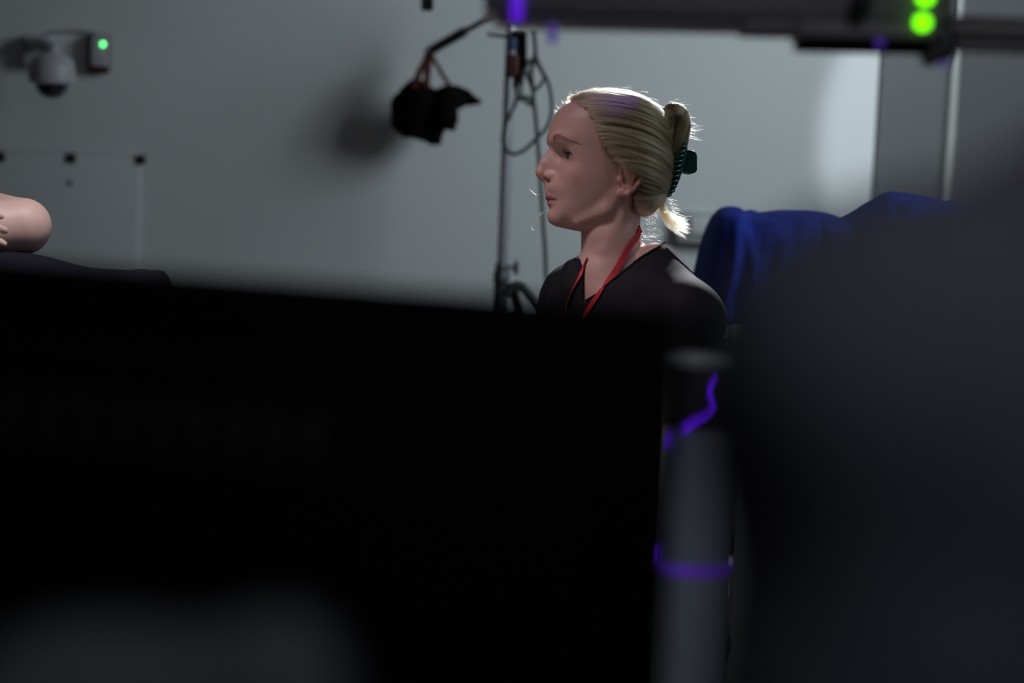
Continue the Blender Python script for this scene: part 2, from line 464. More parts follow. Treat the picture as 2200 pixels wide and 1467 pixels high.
def build_head(V, T=lambda p: p, male=False):
    """adds the head to V. V's frame is head-local."""
    ke = 12 * S_
    V.op(loft_fn(), hp(1140, 496, -100), hp(1440, 203, 100), 0.0, pad=0.02)
    for sy in (-1, 1):
        # brow ridge and cheekbone, jaw
        V.chain([hp(1188, 306, sy * 14), hp(1196, 300, sy * 34), hp(1212, 303, sy * 52)], [7.5 * S_, 8 * S_, 7 * S_], 16 * S_)
        V.ell(hp(1229, 378, sy * 42), (24 * S_, 18 * S_, 20 * S_), 18 * S_)
        V.chain([hp(1318, 420, sy * 62), hp(1290, 455, sy * 55), hp(1235, 478, sy * 32)], [9 * S_, 9 * S_, 9 * S_], 22 * S_)
        # eye socket
        V.ell(hp(1190, 337, sy * 38), (17 * S_, 20 * S_, 14 * S_), 13 * S_, mode='sub')
        V.ell(hp(1190, 333, sy * 20), (8 * S_, 8 * S_, 11 * S_), 9 * S_, mode='sub')
    # nose
    V.chain([hp(1191, 314), hp(1189, 324), hp(1178, 338), hp(1168, 352), hp(1159.5, 371)], [7.5 * S_, 7.5 * S_, 8 * S_, 9 * S_, 11.5 * S_], 9 * S_)
    V.chain([hp(1198, 326), hp(1190, 352), hp(1184, 374)], [9 * S_, 13 * S_, 16 * S_], 14 * S_)
    V.chain([hp(1160, 379), hp(1170, 389), hp(1180, 394)], [7 * S_, 5 * S_, 5 * S_], 6 * S_)
    for sy in (-1, 1):
        V.ell(hp(1178.5, 380, sy * 13.5), (11.5 * S_, 7.5 * S_, 8 * S_), 8 * S_)
        V.ell(hp(1171, 388.5, sy * 11), (10.5 * S_, 6 * S_, 5 * S_), 2.5 * S_, mode='sub')
    # lips
    for sy in (-1, 1):
        V.chain([hp(1178.5, 425.5, 0), hp(1180, 424.5, sy * 7), hp(1187, 426.5, sy * 17), hp(1200, 430, sy * 27)], [7.5 * S_, 7.5 * S_, 6 * S_, 3.5 * S_], 5 * S_)
        V.chain([hp(1182, 438.5, 0), hp(1185, 438.5, sy * 10), hp(1191, 436.5, sy * 19), hp(1201, 432, sy * 27)], [7.5 * S_, 7.5 * S_, 6 * S_, 3.5 * S_], 5 * S_)
        V.chain([hp(1169.5, 432, 0), hp(1173, 432, sy * 10), hp(1183, 431.5, sy * 20), hp(1199, 431.5, sy * 28)], [1.5 * S_, 1.5 * S_, 1.4 * S_, 0.8 * S_], 3 * S_, mode='sub')
        V.cap(hp(1170, 398, sy * 4), hp(1171, 415, sy * 6), 1.6 * S_, 2 * S_, 4 * S_)
    V.ell(hp(1173.5, 449, 0), (4 * S_, 20 * S_, 4 * S_), 8 * S_, mode='sub')
    V.ell(hp(1197, 469, 0), (20.5 * S_, 22 * S_, 17 * S_), 12 * S_)
    # eyes: lids around the ball, almond opening
    for sy in (-1, 1):
        c = np.array(hp(1223, 338.5, sy * 39))
        V.ell(c, (16.6 * S_,) * 3, 7 * S_)
        lat = np.array([0.42, sy * 0.907, -0.03]); lat /= np.linalg.norm(lat)
        fw = np.cross([0, 0, 1], lat); fw /= np.linalg.norm(fw)
        if fw[0] > 0: fw = -fw
        up = np.cross(lat, fw); up = up if up[2] > 0 else -up
        V.ell(c + fw * 14 * S_ + up * 0.3 * S_, (14.5 * S_, 9 * S_, 7.4 * S_), 1.6 * S_, R=[lat, fw, up], mode='sub')
        # crease above the upper lid
        V.chain([hp(1204, 329, sy * 28), hp(1207, 323.5, sy * 40), hp(1219, 326, sy * 53)], [1.6 * S_, 2 * S_, 1.6 * S_], 4 * S_, mode='sub')
    # ears
    for sy in (-1, 1):
        def e(px, py, yp): return hp(px, py, sy * yp)
        V.ell(e(1334, 388, 81), (19 * S_, 5 * S_, 36 * S_), 5 * S_)
        V.chain([e(1318, 378, 79), e(1318, 362, 82), e(1328, 350, 85), e(1343, 350, 89), e(1355, 362, 92), e(1358, 380, 92), e(1353, 398, 90), e(1342, 412, 87), e(1330, 421, 84)],
                [3.5 * S_, 4 * S_, 4.2 * S_, 4.5 * S_, 4.8 * S_, 4.8 * S_, 4.5 * S_, 4.5 * S_, 5 * S_], 3 * S_)
        V.ell(e(1319, 420, 80), (13 * S_, 5.5 * S_, 10 * S_), 4 * S_)
        V.chain([e(1340, 366, 86), e(1345, 382, 88), e(1338, 400, 86)], [4 * S_, 4.5 * S_, 4 * S_], 3 * S_)
        V.ell(e(1328, 393, 88), (9 * S_, 9 * S_, 13 * S_), 3 * S_, mode='sub')
        V.ell(e(1316, 390, 79), (6 * S_, 6 * S_, 8 * S_), 3 * S_)
    # neck
    ax = lambda px, py, yp=0: hp(px, py, yp)
    V.chain([ax(1332, 405), ax(1313, 515), ax(1318, 585)], [50 * S_, 60 * S_, 66 * S_], 16 * S_)
    for sy in (-1, 1):
        V.chain([ax(1338, 432, sy * 55), ax(1290, 540, sy * 42), ax(1266, 600, sy * 18)], [10 * S_, 11 * S_, 8 * S_], 16 * S_)

SKIN = np.array([0.50, 0.288, 0.262])
def head_colors(co, base=SKIN):
    n = len(co); c = np.tile(base, (n, 1))
    px = 1290 + co[:, 0] / S_; py = 340 - co[:, 2] / S_; yy = np.abs(co[:, 1]) / S_
    def blob(x, y, z, rx, ry, rz): return np.exp(-(((px - x) / rx) ** 2 + ((yy - y) / ry) ** 2 + ((py - z) / rz) ** 2))
    def mixc(wt, col):
        nonlocal c; wt = np.clip(wt, 0, 1)[:, None]; c = c * (1 - wt) + np.array(col) * wt
    mixc(0.45 * blob(1222, 46, 385, 30, 26, 26), (0.52, 0.215, 0.185))
    mixc(0.5 * blob(1158, 0, 378, 16, 18, 14), (0.50, 0.20, 0.17))
    mixc(0.55 * blob(1335, 86, 400, 26, 20, 32), (0.58, 0.20, 0.165))
    # eye surround
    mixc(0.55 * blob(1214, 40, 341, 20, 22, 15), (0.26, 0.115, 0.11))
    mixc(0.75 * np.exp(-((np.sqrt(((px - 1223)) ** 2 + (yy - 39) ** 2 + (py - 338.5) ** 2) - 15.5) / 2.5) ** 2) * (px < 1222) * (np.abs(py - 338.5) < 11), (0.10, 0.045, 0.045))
    # lips
    zl = np.interp(yy, [0, 7, 17, 27], [419.5, 418.3, 421.5, 428]); zh = np.interp(yy, [0, 10, 19, 27], [444, 443.5, 440.5, 434])
    lip = 1 / (1 + np.exp(-(py - zl) / 0.7)) * 1 / (1 + np.exp((py - zh) / 0.9)) * (yy < 30) * (px < 1210) * np.where(py > 432, 0.55, 1.0)
    mixc(0.85 * lip, (0.30, 0.075, 0.095))
    # freckles
    return c

# ------------------------------------------------------------------ hand
def build_hand(V, wrist, d, nrm, side=1, curl=0.35, sc=1.0, k=0.004):
    """d: direction of the fingers, nrm: back-of-hand normal, side: +1 thumb on d x nrm"""
    d = np.array(d, float); d /= np.linalg.norm(d); nrm = np.array(nrm, float); nrm -= d * nrm.dot(d); nrm /= np.linalg.norm(nrm)
    sd = np.cross(d, nrm) * side; w0 = np.array(wrist, float)
    V.ell(w0 + d * 0.045 * sc, (0.052 * sc, 0.040 * sc, 0.0155 * sc), 0.012, R=[d, sd, nrm])
    V.ell(w0 + d * 0.03 * sc + sd * 0.022 * sc - nrm * 0.006, (0.030 * sc, 0.018 * sc, 0.016 * sc), 0.012, R=[d, sd, nrm])
    for off, L, r in ((0.029, 0.070, 0.0088), (0.0095, 0.079, 0.009), (-0.0105, 0.073, 0.0086), (-0.029, 0.058, 0.0076)):
        p = w0 + d * 0.086 * sc + sd * off * sc; q = [w0 + d * 0.05 * sc + sd * off * 0.8 * sc, p]
        ang = 0.0
        dirs = d + sd * off * 1.2
        dirs /= np.linalg.norm(dirs)
        for f, a in ((0.45, 0.7), (0.30, 1.0), (0.25, 0.8)):
            ang += curl * a
            dv = dirs * math.cos(ang) - nrm * math.sin(ang)
            p = p + dv * L * f * sc; q.append(p)
        V.chain(q, [r * sc * 1.05, r * sc * 1.05, r * sc, r * sc * 0.95, r * sc * 0.8], k)
    p0 = w0 + d * 0.022 * sc + sd * 0.026 * sc; t1 = d * 0.62 + sd * 0.75 - nrm * 0.2; t1 /= np.linalg.norm(t1)
    t2 = d * 0.85 + sd * 0.40 - nrm * 0.35; t2 /= np.linalg.norm(t2)
    V.chain([p0, p0 + t1 * 0.036 * sc, p0 + t1 * 0.036 * sc + t2 * 0.03 * sc, p0 + t1 * 0.036 * sc + t2 * 0.055 * sc], [0.014 * sc, 0.0115 * sc, 0.010 * sc, 0.008 * sc], 0.006)

# ------------------------------------------------------------------ the room
WY = 5.85
XL, XR, YB, ZC = -3.2, 1.95, -1.7, 2.9
XE = at_y(1879, 300, WY).x          # the right end of the lit wall
X1 = at_y(2032, 300, WY + 0.03).x; X2 = at_y(2049, 300, WY + 0.03).x
def slab(name, lo, hi, m, bevel=0.0):
    c = [(a + b) / 2 for a, b in zip(lo, hi)]; h = [(b - a) / 2 for a, b in zip(lo, hi)]
    return tag(MB().box(c, h, bevel=bevel).build(name, m), kind='structure')
slab('floor', (XL - .1, YB - .1, -0.1), (XR + .1, WY + .2, 0), M['floor'])
slab('ceiling', (XL - .1, YB - .1, ZC), (XR + .1, WY + .2, ZC + 0.1), M['ceiling'])
wb = slab('wall_back', (XL, WY, 0), (XE, WY + 0.12, ZC), M['wall'])
slab('wall_left', (XL - .1, YB, 0), (XL, WY + .12, ZC), M['side_wall'])
slab('wall_right', (XR, YB, 0), (XR + .1, WY + .12, ZC), M['side_wall'])
slab('wall_front', (XL, YB - .1, 0), (XR, YB, ZC), M['side_wall'])
slab('baseboard_back', (XL, WY - 0.012, 0), (XE, WY, 0.1), M['grey_plastic'])
slab('shadow_gap_1', (XE, WY + 0.05, 0), (XE + 0.012, WY + 0.1, ZC), M['gap'])  # dark strip, its colour standing for the shadow in the gap
# door beside the wall: jamb panel, metal edge strip, leaf
d1 = slab('door_1', (XE + 0.012, WY + 0.035, 0), (X1, WY + 0.08, ZC), M['door'])
st = MB().box(((X1 + X2) / 2, WY + 0.03, ZC / 2), ((X2 - X1) / 2, 0.02, ZC / 2), bevel=0.004).build('edge_strip', M['alu'], d1)
st['label'] = 'pale metal edge strip'
d2 = slab('door_2', (X2, WY + 0.03, 0), (XR, WY + 0.08, ZC), M['door_shaded'])
MB().box((X2 + 0.35, WY + 0.022, 1.02), (0.02, 0.01, 0.09), bevel=0.006).cyl((X2 + 0.35, WY + 0.015, 1.03), (X2 + 0.35, WY - 0.04, 1.03), 0.009).cyl((X2 + 0.35, WY - 0.04, 1.03), (X2 + 0.48, WY - 0.04, 1.03), 0.009).build('door_handle', M['alu'], d2)

# ------------------------------------------------------------------ whiteboard with clips
a, b = at_y(-420, 316, WY), at_y(303, 331, WY)
zt = (b.z + at_y(0, 322, WY).z) / 2
wbd = thing('whiteboard', 'pale whiteboard panel fixed low on the grey wall under the dome camera', 'whiteboard', ((a.x + b.x) / 2, WY - 0.01, zt - 0.45))
MB().box(((a.x + b.x) / 2, WY - 0.006, zt - 0.45), ((b.x - a.x) / 2, 0.004, 0.45), bevel=0.003).build('panel', M['board'], wbd)
MB().box(((a.x + b.x) / 2, WY - 0.008, zt + 0.002), ((b.x - a.x) / 2, 0.004, 0.003), bevel=0.002).build('top_rail', M['board'], wbd)
for px, py in ((-3, 338), (150, 341), (300, 344)):
    p = at_y(px, py, WY - 0.03)
    MB().box((p.x, WY - 0.0125, p.z), (0.0115, 0.0025, 0.0115), bevel=0.001).build('clip', M['black'], wbd)
p = at_y(148, 394, WY - 0.02)
MB().cyl((p.x, WY - 0.0095, p.z), (p.x, WY - 0.012, p.z), 0.006).build('magnet', M['dark_metal'], wbd)

# ------------------------------------------------------------------ dome security camera
c0 = at_y(112, 148, WY - 0.17)
sc = thing('dome_camera', 'white dome security camera on a wall bracket, dark glass dome below', 'camera', c0)
bx = at_y(84, 108, WY)
MB().box((bx.x, WY - 0.02, bx.z), (0.031, 0.02, 0.036), bevel=0.006).build('wall_plate', M['white_plastic'], sc)
MB().tube(spline([(bx.x, WY - 0.03, bx.z + 0.012), (bx.x + 0.01, WY - 0.10, bx.z + 0.018), (c0.x, WY - 0.165, bx.z + 0.008), (c0.x, WY - 0.17, c0.z + 0.02)]), 0.016).build('bracket_arm', M['white_plastic'], sc)
MB().lathe((c0.x, WY - 0.17, c0.z), (0, 0, 1), [(0.046, -0.034), (0.054, -0.030), (0.055, -0.008), (0.052, 0.010), (0.044, 0.026), (0.028, 0.036), (0.015, 0.04)]).build('housing', M['white_plastic'], sc)
MB().lathe((c0.x, WY - 0.17, c0.z - 0.034), (0, 0, -1), [(0.0395, 0.0), (0.0395, 0.004), (0.037, 0.012), (0.032, 0.021), (0.024, 0.029), (0.013, 0.034), (0.004, 0.0355)]).build('dome', M['dome'], sc)
c1 = at_y(214, 116, WY)
cb = [at_y(px, py, WY - 0.012) for px, py in ((92, 92), (110, 72), (140, 65), (180, 66), (208, 72), (215, 84))]
tag(MB().tube(spline(cb), 0.0038).build('cable', M['white_plastic']), 'thin pale cable arching from the dome camera to the sensor box', 'cable')

# ------------------------------------------------------------------ wall sensor with the green lamp
sb = thing('wall_sensor', 'small white wall sensor box with a dark red base and bright green lamp', 'sensor', (c1.x, WY - 0.02, c1.z))
MB().box((c1.x, WY - 0.012, c1.z), (0.026, 0.012, 0.045), bevel=0.004).build('base', M['darkred'], sb)
MB().box((c1.x + 0.005, WY - 0.030, c1.z + 0.007), (0.020, 0.010, 0.036), bevel=0.004).build('cover', M['white_plastic'], sb)
pl = at_y(221, 95, WY - 0.041)
MB().ball((pl.x, WY - 0.040, pl.z), 0.0058, seg=16).build('lamp', M['led_green'], sb)

# ------------------------------------------------------------------ wall outlet box behind the nape
ob = at_y(1494, 488, WY)
wo = thing('wall_outlet', 'low grey wall outlet box behind the woman, beside the blue drape', 'outlet', (ob.x, WY, ob.z))
MB().box((ob.x, WY - 0.02, ob.z), (0.046, 0.02, 0.036), bevel=0.004).build('box', M['grey_plastic'], wo)
MB().box((ob.x + 0.012, WY - 0.043, ob.z + 0.008), (0.028, 0.004, 0.022), bevel=0.003).build('cover', M['board'], wo)

# ------------------------------------------------------------------ grip stand
DS = 5.45
pt, pb = at(1099, 60, DS), at(1078, 570, DS)
vx, vy = (pt.x + pb.x) / 2, (pt.y + pb.y) / 2
base = Vector((vx, vy, 0.0))
px_m = FPX / DS
gs = thing('grip_stand', 'chrome grip stand with a knobbed collar and a boom arm, before the wall', 'stand', base)
top = at(1103, -70, DS)
MB().cyl((vx, vy, pb.z - 0.02), top, 0.0118, seg=24).build('riser', M['chrome'], gs)
def s_at(py): # point on the pole axis at the pixel row
    q = at(1078 + (570 - py) * 0.041, py, DS); return q
q0, q1, q2, q3, q4 = s_at(566), s_at(583), s_at(609), s_at(650), Vector((vx, vy, 0.10))
MB().cyl(q1, q0, 0.0150, seg=24, bevel=0.002).build('collar', M['dark_metal'], gs)
MB().cyl(q2 , q1, 0.0185, seg=24, bevel=0.002).build('collar', M['dark_metal'], gs)
MB().cyl(q4, q2, 0.0165, seg=24).build('column', M['dark_metal'], gs)
kb = at(1109, 575, DS)
k_ = MB().cyl(q1 * 0.5 + q0 * 0.5, kb, 0.0042).build('locking_screw', M['dark_metal'], gs)
MB().box(kb, (0.0055, 0.006, 0.0155), bevel=0.004).build('tee_handle', M['dark_metal'], k_)
for k in range(3):
    ang = math.radians(200 + 120 * k); f = Vector((vx + 0.42 * math.cos(ang), vy + 0.30 * math.sin(ang), 0.012))
    h_ = Vector((vx, vy, 0.16 + 0.05 * k))
    lg = MB().tube(spline([h_, h_ + (f - h_) * 0.12, f + Vector((0, 0, 0.05)) - (f - base) * 0.15, f]), 0.011).build('leg', M['chrome'], gs)
# small side rod near the top
a_, b_ = at(1047, 73, DS), at(1100, 80, DS)
MB().cyl(a_, b_, 0.0042).build('side_rod', M['dark_metal'], gs)
# boom arm and its rubber grip
t0, t3 = at(926, 108, DS + 0.25), at(1104, 8, DS)
t1, t2 = t0 + (t3 - t0) * 0.42, t0 + (t3 - t0) * 0.7
MB().cyl(t1 - (t1 - t0) * 0.05, t3, 0.0068).build('boom_arm', M['dark_metal'], gs)
MB().cyl(t0, t1, 0.0115, bevel=0.003).build('boom_grip', M['rubber'], gs)
MB().ball(t3, 0.03, scale=(1, 1, 1)).cyl(t3 + Vector((0, 0.03, 0)), t3 - Vector((0, 0.045, 0)), 0.022).build('grip_head', M['dark_metal'], gs)

# ------------------------------------------------------------------ sandbag on the boom
DB = DS + 0.25
def bpos(px, py, dd=0.0): return at(px, py, DB + dd)
bagc = bpos(915, 245)
sg = thing('sandbag', 'black saddle sandbag hanging by red straps from the boom grip', 'sandbag', bagc)
def bl(px, py, y=0.0):
    q = bpos(px, py) - bagc; return (q.dot(RGT), y, q.dot(UPV))
Vb = Vol(np.arange(-0.11, 0.14, 0.0028), np.arange(-0.09, 0.09, 0.0028), np.arange(-0.09, 0.10, 0.0028))
kp = 1 / (FPX / DB)
Vb.ell(bl(880, 252, 0.01), (42 * kp, 0.062, 44 * kp), 0.012)
Vb.ell(bl(900, 215, 0.0), (38 * kp, 0.055, 40 * kp), 0.02)
Vb.cap(bl(893, 190, 0), bl(870, 225, 0), 22 * kp, 30 * kp, 0.012)
Vb.ell(bl(962, 212, 0.0), (36 * kp, 0.05, 29 * kp), 0.015)
Vb.ell(bl(935, 262, 0.02), (24 * kp, 0.042, 44 * kp), 0.008, R=[[math.cos(.16), 0, -math.sin(.16)], [0, 1, 0], [math.sin(.16), 0, math.cos(.16)]])
Vb.ell(bl(958, 250, -0.025), (27 * kp, 0.038, 31 * kp), 0.006)
Vb.chain([bl(985, 206, 0), bl(1010, 214, -.005), bl(1029, 220, -.008)], [20 * kp, 11 * kp, 6 * kp], 0.014)
Vb.cap(bl(1000, 200, 0.0), bl(985, 222, 0), 10 * kp, 12 * kp, 0.01)
Vb.chain([bl(942, 285, 0.02), bl(944, 306, 0.02)], [7 * kp, 3 * kp], 0.008)
Vb.chain([bl(900, 285, 0.0), bl(925, 303, 0.01), bl(942, 307, 0.02)], [14 * kp, 5 * kp, 4 * kp], 0.012)
Vb.chain([bl(972, 262, -.02), bl(975, 278, -.02)], [9 * kp, 6 * kp], 0.01)
co, fc = Vb.mesh(); co = relax(co, fc, 2)
wr = smooth_noise(co, 42, 3) * 0.0035 + smooth_noise(co, 110, 9) * 0.0012
nn = co - co.mean(0); nn /= np.linalg.norm(nn, axis=1)[:, None]
co = co + nn * wr[:, None]
me = to_mesh('pouch', co, fc)
po = link('pouch', me, M['bagcloth'])
po.matrix_world = Matrix(((RGT.x, FWD.x, UPV.x, bagc.x), (RGT.y, FWD.y, UPV.y, bagc.y), (RGT.z, FWD.z, UPV.z, bagc.z), (0, 0, 0, 1)))
po.parent = sg; po.matrix_parent_inverse = sg.matrix_world.inverted()
nf = -FWD
tp = bpos(922, 113)
for pts in ([(921, 112), (912, 135), (899, 165), (893, 196)], [(923, 112), (920, 140), (918, 170), (917, 194)], [(924, 113), (938, 140), (952, 165), (968, 192)]):
    P3 = [bpos(*p, 0.0) + nf * (0.0 if i < 2 else (0.03 if i == 2 else 0.052)) for i, p in enumerate(pts)]
    P3[0] = tp + (P3[0] - tp)
    sp = spline(P3, 6)
    MB().ribbon(sp, [nf + Vector((0.2, 0, 0))] * len(sp), 0.016 if pts[0][0] < 924 else 0.010, 0.0025).build('strap', M['redweb'], sg)
MB().tube([tp + Vector((0.011 * math.cos(t), 0.004, 0.011 * math.sin(t) + 0.002)) for t in np.linspace(0, 2 * PI, 20, endpoint=False)], 0.0022, 8, True).build('ring', M['dark_metal'], sg)

# ------------------------------------------------------------------ adapter, connectors and hanging cables on the stand
DC = DS - 0.04
ad = thing('power_adapter', 'black power adapter block strapped to the top of the grip stand', 'adapter', at(1122, 110, DC))
def obox(m, px0, py0, px1, py1, d, th, bevel=0.003):
    p = at((px0 + px1) / 2, (py0 + py1) / 2, d)
    return m.box(p, ((px1 - px0) / 2 / (FPX / d), th, (py1 - py0) / 2 / (FPX / d)), (RGT, FWD, UPV), bevel)
obox(MB(), 1108, 68, 1132, 150, DC, 0.016).build('body', M['matte_black'], ad)
obox(MB(), 1103, 140, 1122, 182, DC, 0.010).build('plug', M['matte_black'], ad)
obox(MB(), 1098, 66, 1130, 80, DC - 0.006, 0.02).build('strap', M['matte_black'], ad)
rc = thing('red_connector', 'red cable connector hanging on the stand under a blue one', 'connector', at(1101, 142, DC - 0.02))
obox(MB(), 1088, 118, 1114, 167, DC - 0.02, 0.011, 0.004).build('body', M['darkred'], rc)
for dx in (1094, 1101, 1108):
    obox(MB(), dx - 1.2, 122, dx + 1.2, 163, DC - 0.032, 0.0014, 0.0005).build('ridge', M['darkred'], rc)
bc = thing('blue_connector', 'small blue cable connector just above the red one on the stand', 'connector', at(1101, 98, DC - 0.02))
obox(MB(), 1092, 84, 1110, 108, DC - 0.02, 0.009, 0.003).build('body', M['blue_plastic'], bc)
obox(MB(), 1096, 106, 1107, 118, DC - 0.02, 0.006, 0.002).build('neck', M['grey_plastic'], bc)
def cable(name, pts, r, label, dd=0.0, grp=None):
    P3 = [at(p[0], p[1], DC - 0.015 + dd + (p[2] if len(p) > 2 else 0)) for p in pts]
    return tag(MB().tube(spline(P3, 8), r, 10).build(name, M['rubber']), label, 'cable', grp)
cable('cable', [(1147, 62), (1149, 95), (1153, 125), (1164, 150), (1178, 178), (1184, 210), (1184, 245), (1174, 275), (1150, 300), (1130, 320), (1106, 331), (1088, 322), (1080, 300), (1085, 275), (1094, 250), (1106, 225), (1111, 205), (1108, 188), (1104, 176)], 0.0042,
      'long black cable looping down past the chrome riser and back up')
cable('cable', [(1146, 64), (1150, 110), (1143, 140), (1142, 170), (1145, 200), (1149, 235), (1153, 280), (1157, 330), (1162, 400), (1166, 470), (1171, 540), (1173, 590), (1177, 625), (1190, 670)], 0.0046,
      'grey black cable running straight down beside the chrome riser', 0.02)
cable('cable', [(1128, 150), (1138, 130), (1152, 136), (1166, 158), (1168, 172), (1158, 186), (1150, 192), (1140, 180), (1132, 160), (1128, 148)], 0.004,
      'short coiled black cable loop beside the adapter', -0.012)
cable('cable', [(1113, 170), (1110, 195), (1117, 214), (1132, 208), (1143, 222), (1148, 236)], 0.0042, 'black cable end curling under the adapter', -0.008)
cable('cable', [(1126, 148), (1122, 175), (1120, 200), (1128, 218), (1140, 224), (1147, 205), (1144, 175), (1138, 150)], 0.0036, 'thin black cable hanging in a narrow loop below the adapter', -0.022)
# thick hose arching at the foot of the riser
for i, (pts, lb) in enumerate((([(1085, 640), (1096, 622), (1108, 614), (1122, 618), (1138, 638), (1158, 668), (1170, 700)], 'thick black hose arching out from the stand collar'),
                               ([(1106, 618), (1106, 640), (1112, 665), (1118, 700)], 'second black hose dropping straight beside the arched hose'))):
    P3 = [at(*p, DC - 0.05 + 0.03 * i) for p in pts]
    tag(MB().tube(spline(P3, 8), 0.0105, 12).build('hose', M['rubber']), lb, 'hose')

# ------------------------------------------------------------------ cart with the blue drape, right
DD = 4.85
def cz(py): return at(1700, py, DD)
ct = at(1800, 690, DD)
kd = 1 / (FPX / DD)
crt = thing('equipment_cart', 'pale grey equipment cart standing under the blue drape', 'cart', (at(1830, 700, DD).x, ct.y, 0))
xl, xr = at(1560, 690, DD).x, at(1560, 690, DD).x + 0.66
ztp = at(1600, 672, DD).z
MB().box(((xl + xr) / 2, ct.y + 0.02, ztp - 0.02), ((xr - xl) / 2, 0.22, 0.02), bevel=0.006).build('top', M['cart'], crt)
for x in (xl + 0.045, xr - 0.045):
    for y in (ct.y - 0.17, ct.y + 0.21):
        lg = MB().box((x, y, (ztp - 0.04) / 2 + 0.05), (0.022, 0.018, (ztp - 0.04) / 2 - 0.05), bevel=0.004).build('leg', M['cart'], crt)
        MB().cyl((x - 0.015, y, 0.045), (x + 0.015, y, 0.045), 0.045, bevel=0.008).build('wheel', M['rubber'], lg)
MB().box(((xl + xr) / 2, ct.y + 0.02, 0.3), ((xr - xl) / 2 - 0.03, 0.19, 0.012), bevel=0.004).build('shelf', M['cart'], crt)
zb0, zb1 = at(1565, 758, DD).z, at(1565, 706, DD).z
xd = at(1592, 720, DD).x
MB().box((xd - 0.035, ct.y - 0.175, (zb0 + zb1) / 2), (0.03, 0.03, (zb1 - zb0) / 2), bevel=0.004).build('drawer_unit', M['black'], crt)
MB().box((xl + 0.036, ct.y - 0.19, (ztp + zb1) / 2), (0.040, 0.012, (ztp - zb1) / 2), bevel=0.004).build('front_rail', M['cart'], crt)
# equipment under the cloth is hidden; the cloth itself: ridge outline along x, section front to back
ol = np.array([(1492, 600), (1500, 560), (1510, 520), (1522, 482), (1536, 456), (1552, 446), (1575, 444), (1590, 449), (1602, 461), (1640, 458), (1680, 454), (1735, 455), (1765, 459), (1795, 468), (1815, 476), (1838, 462),
               (1862, 438), (1888, 420), (1912, 414), (1945, 418), (1985, 425), (2020, 434), (2060, 445), (2120, 455), (2200, 470), (2260, 500), (2300, 560)], float)
NX, NS = 240, 90
us = np.linspace(1492, 2300, NX); hz = np.interp(us, ol[:, 0], ol[:, 1])
hz = np.convolve(np.pad(hz, 3, mode='edge'), np.ones(7) / 7, 'valid')
vv = []
for i, u in enumerate(us):
    edge = min((u - 1492) / 70, (2300 - u) / 70, 1); edge = max(edge, 0.02) ** 0.5
    dep = 0.19 * edge
    topz = at(u, hz[i], DD).z; X = at(u, hz[i], DD).x
    botz = ztp - 0.004
    for j in range(NS):
        t = j / (NS - 1)
        ph = t * 3 - 1.5           # -1.5 back hem ... 1.5 front hem
        if abs(ph) < 0.5:          # over the top
            a2 = ph * PI; y = -dep * math.sin(a2) * 0.82; z = topz - (topz - botz) * 0.22 * (1 - math.cos(a2))
            y2 = y
        else:
            s2 = (abs(ph) - 0.5); sg_ = -1 if ph > 0 else 1
            z = topz - (topz - botz) * (0.22 + 0.78 * s2); y2 = sg_ * dep * (0.82 + 0.25 * s2)
        fold = abs(ph)
        n1 = noise.noise(Vector((u * 0.022, ph * 0.8, 1.3))) + 0.6 * noise.noise(Vector((u * 0.055 + ph * 1.2, ph * 0.7, 7.7)))
        amp = 0.032 * min(fold, 1.2) * edge
        y2 += -math.copysign(1, ph) * amp * n1
        dip = 0.018 * noise.noise(Vector((u * 0.02, ph * 2.5, 4.0))) * (1 if 0.12 < abs(ph) < 0.9 else 0.3) * edge
        xx = X + 0.012 * noise.noise(Vector((u * 0.02, ph * 1.5, 9.0))) * edge
        if ph > -0.2 and ph < 0.2: dip = 0
        vv.append((xx, ct.y + 0.0 + y2, max(z + dip, botz)))
fcs = [(i * NS + j, i * NS + j + 1, (i + 1) * NS + j + 1, (i + 1) * NS + j) for i in range(NX - 1) for j in range(NS - 1)]
me = bpy.data.meshes.new('blue_drape'); me.from_pydata(vv, [], fcs)
dr = link('blue_drape', me, M['blue_drape'])
md = dr.modifiers.new('solid', 'SOLIDIFY'); md.thickness = 0.003; md.offset = 1
tag(dr, 'bright blue surgical drape bunched over the equipment cart', 'drape')

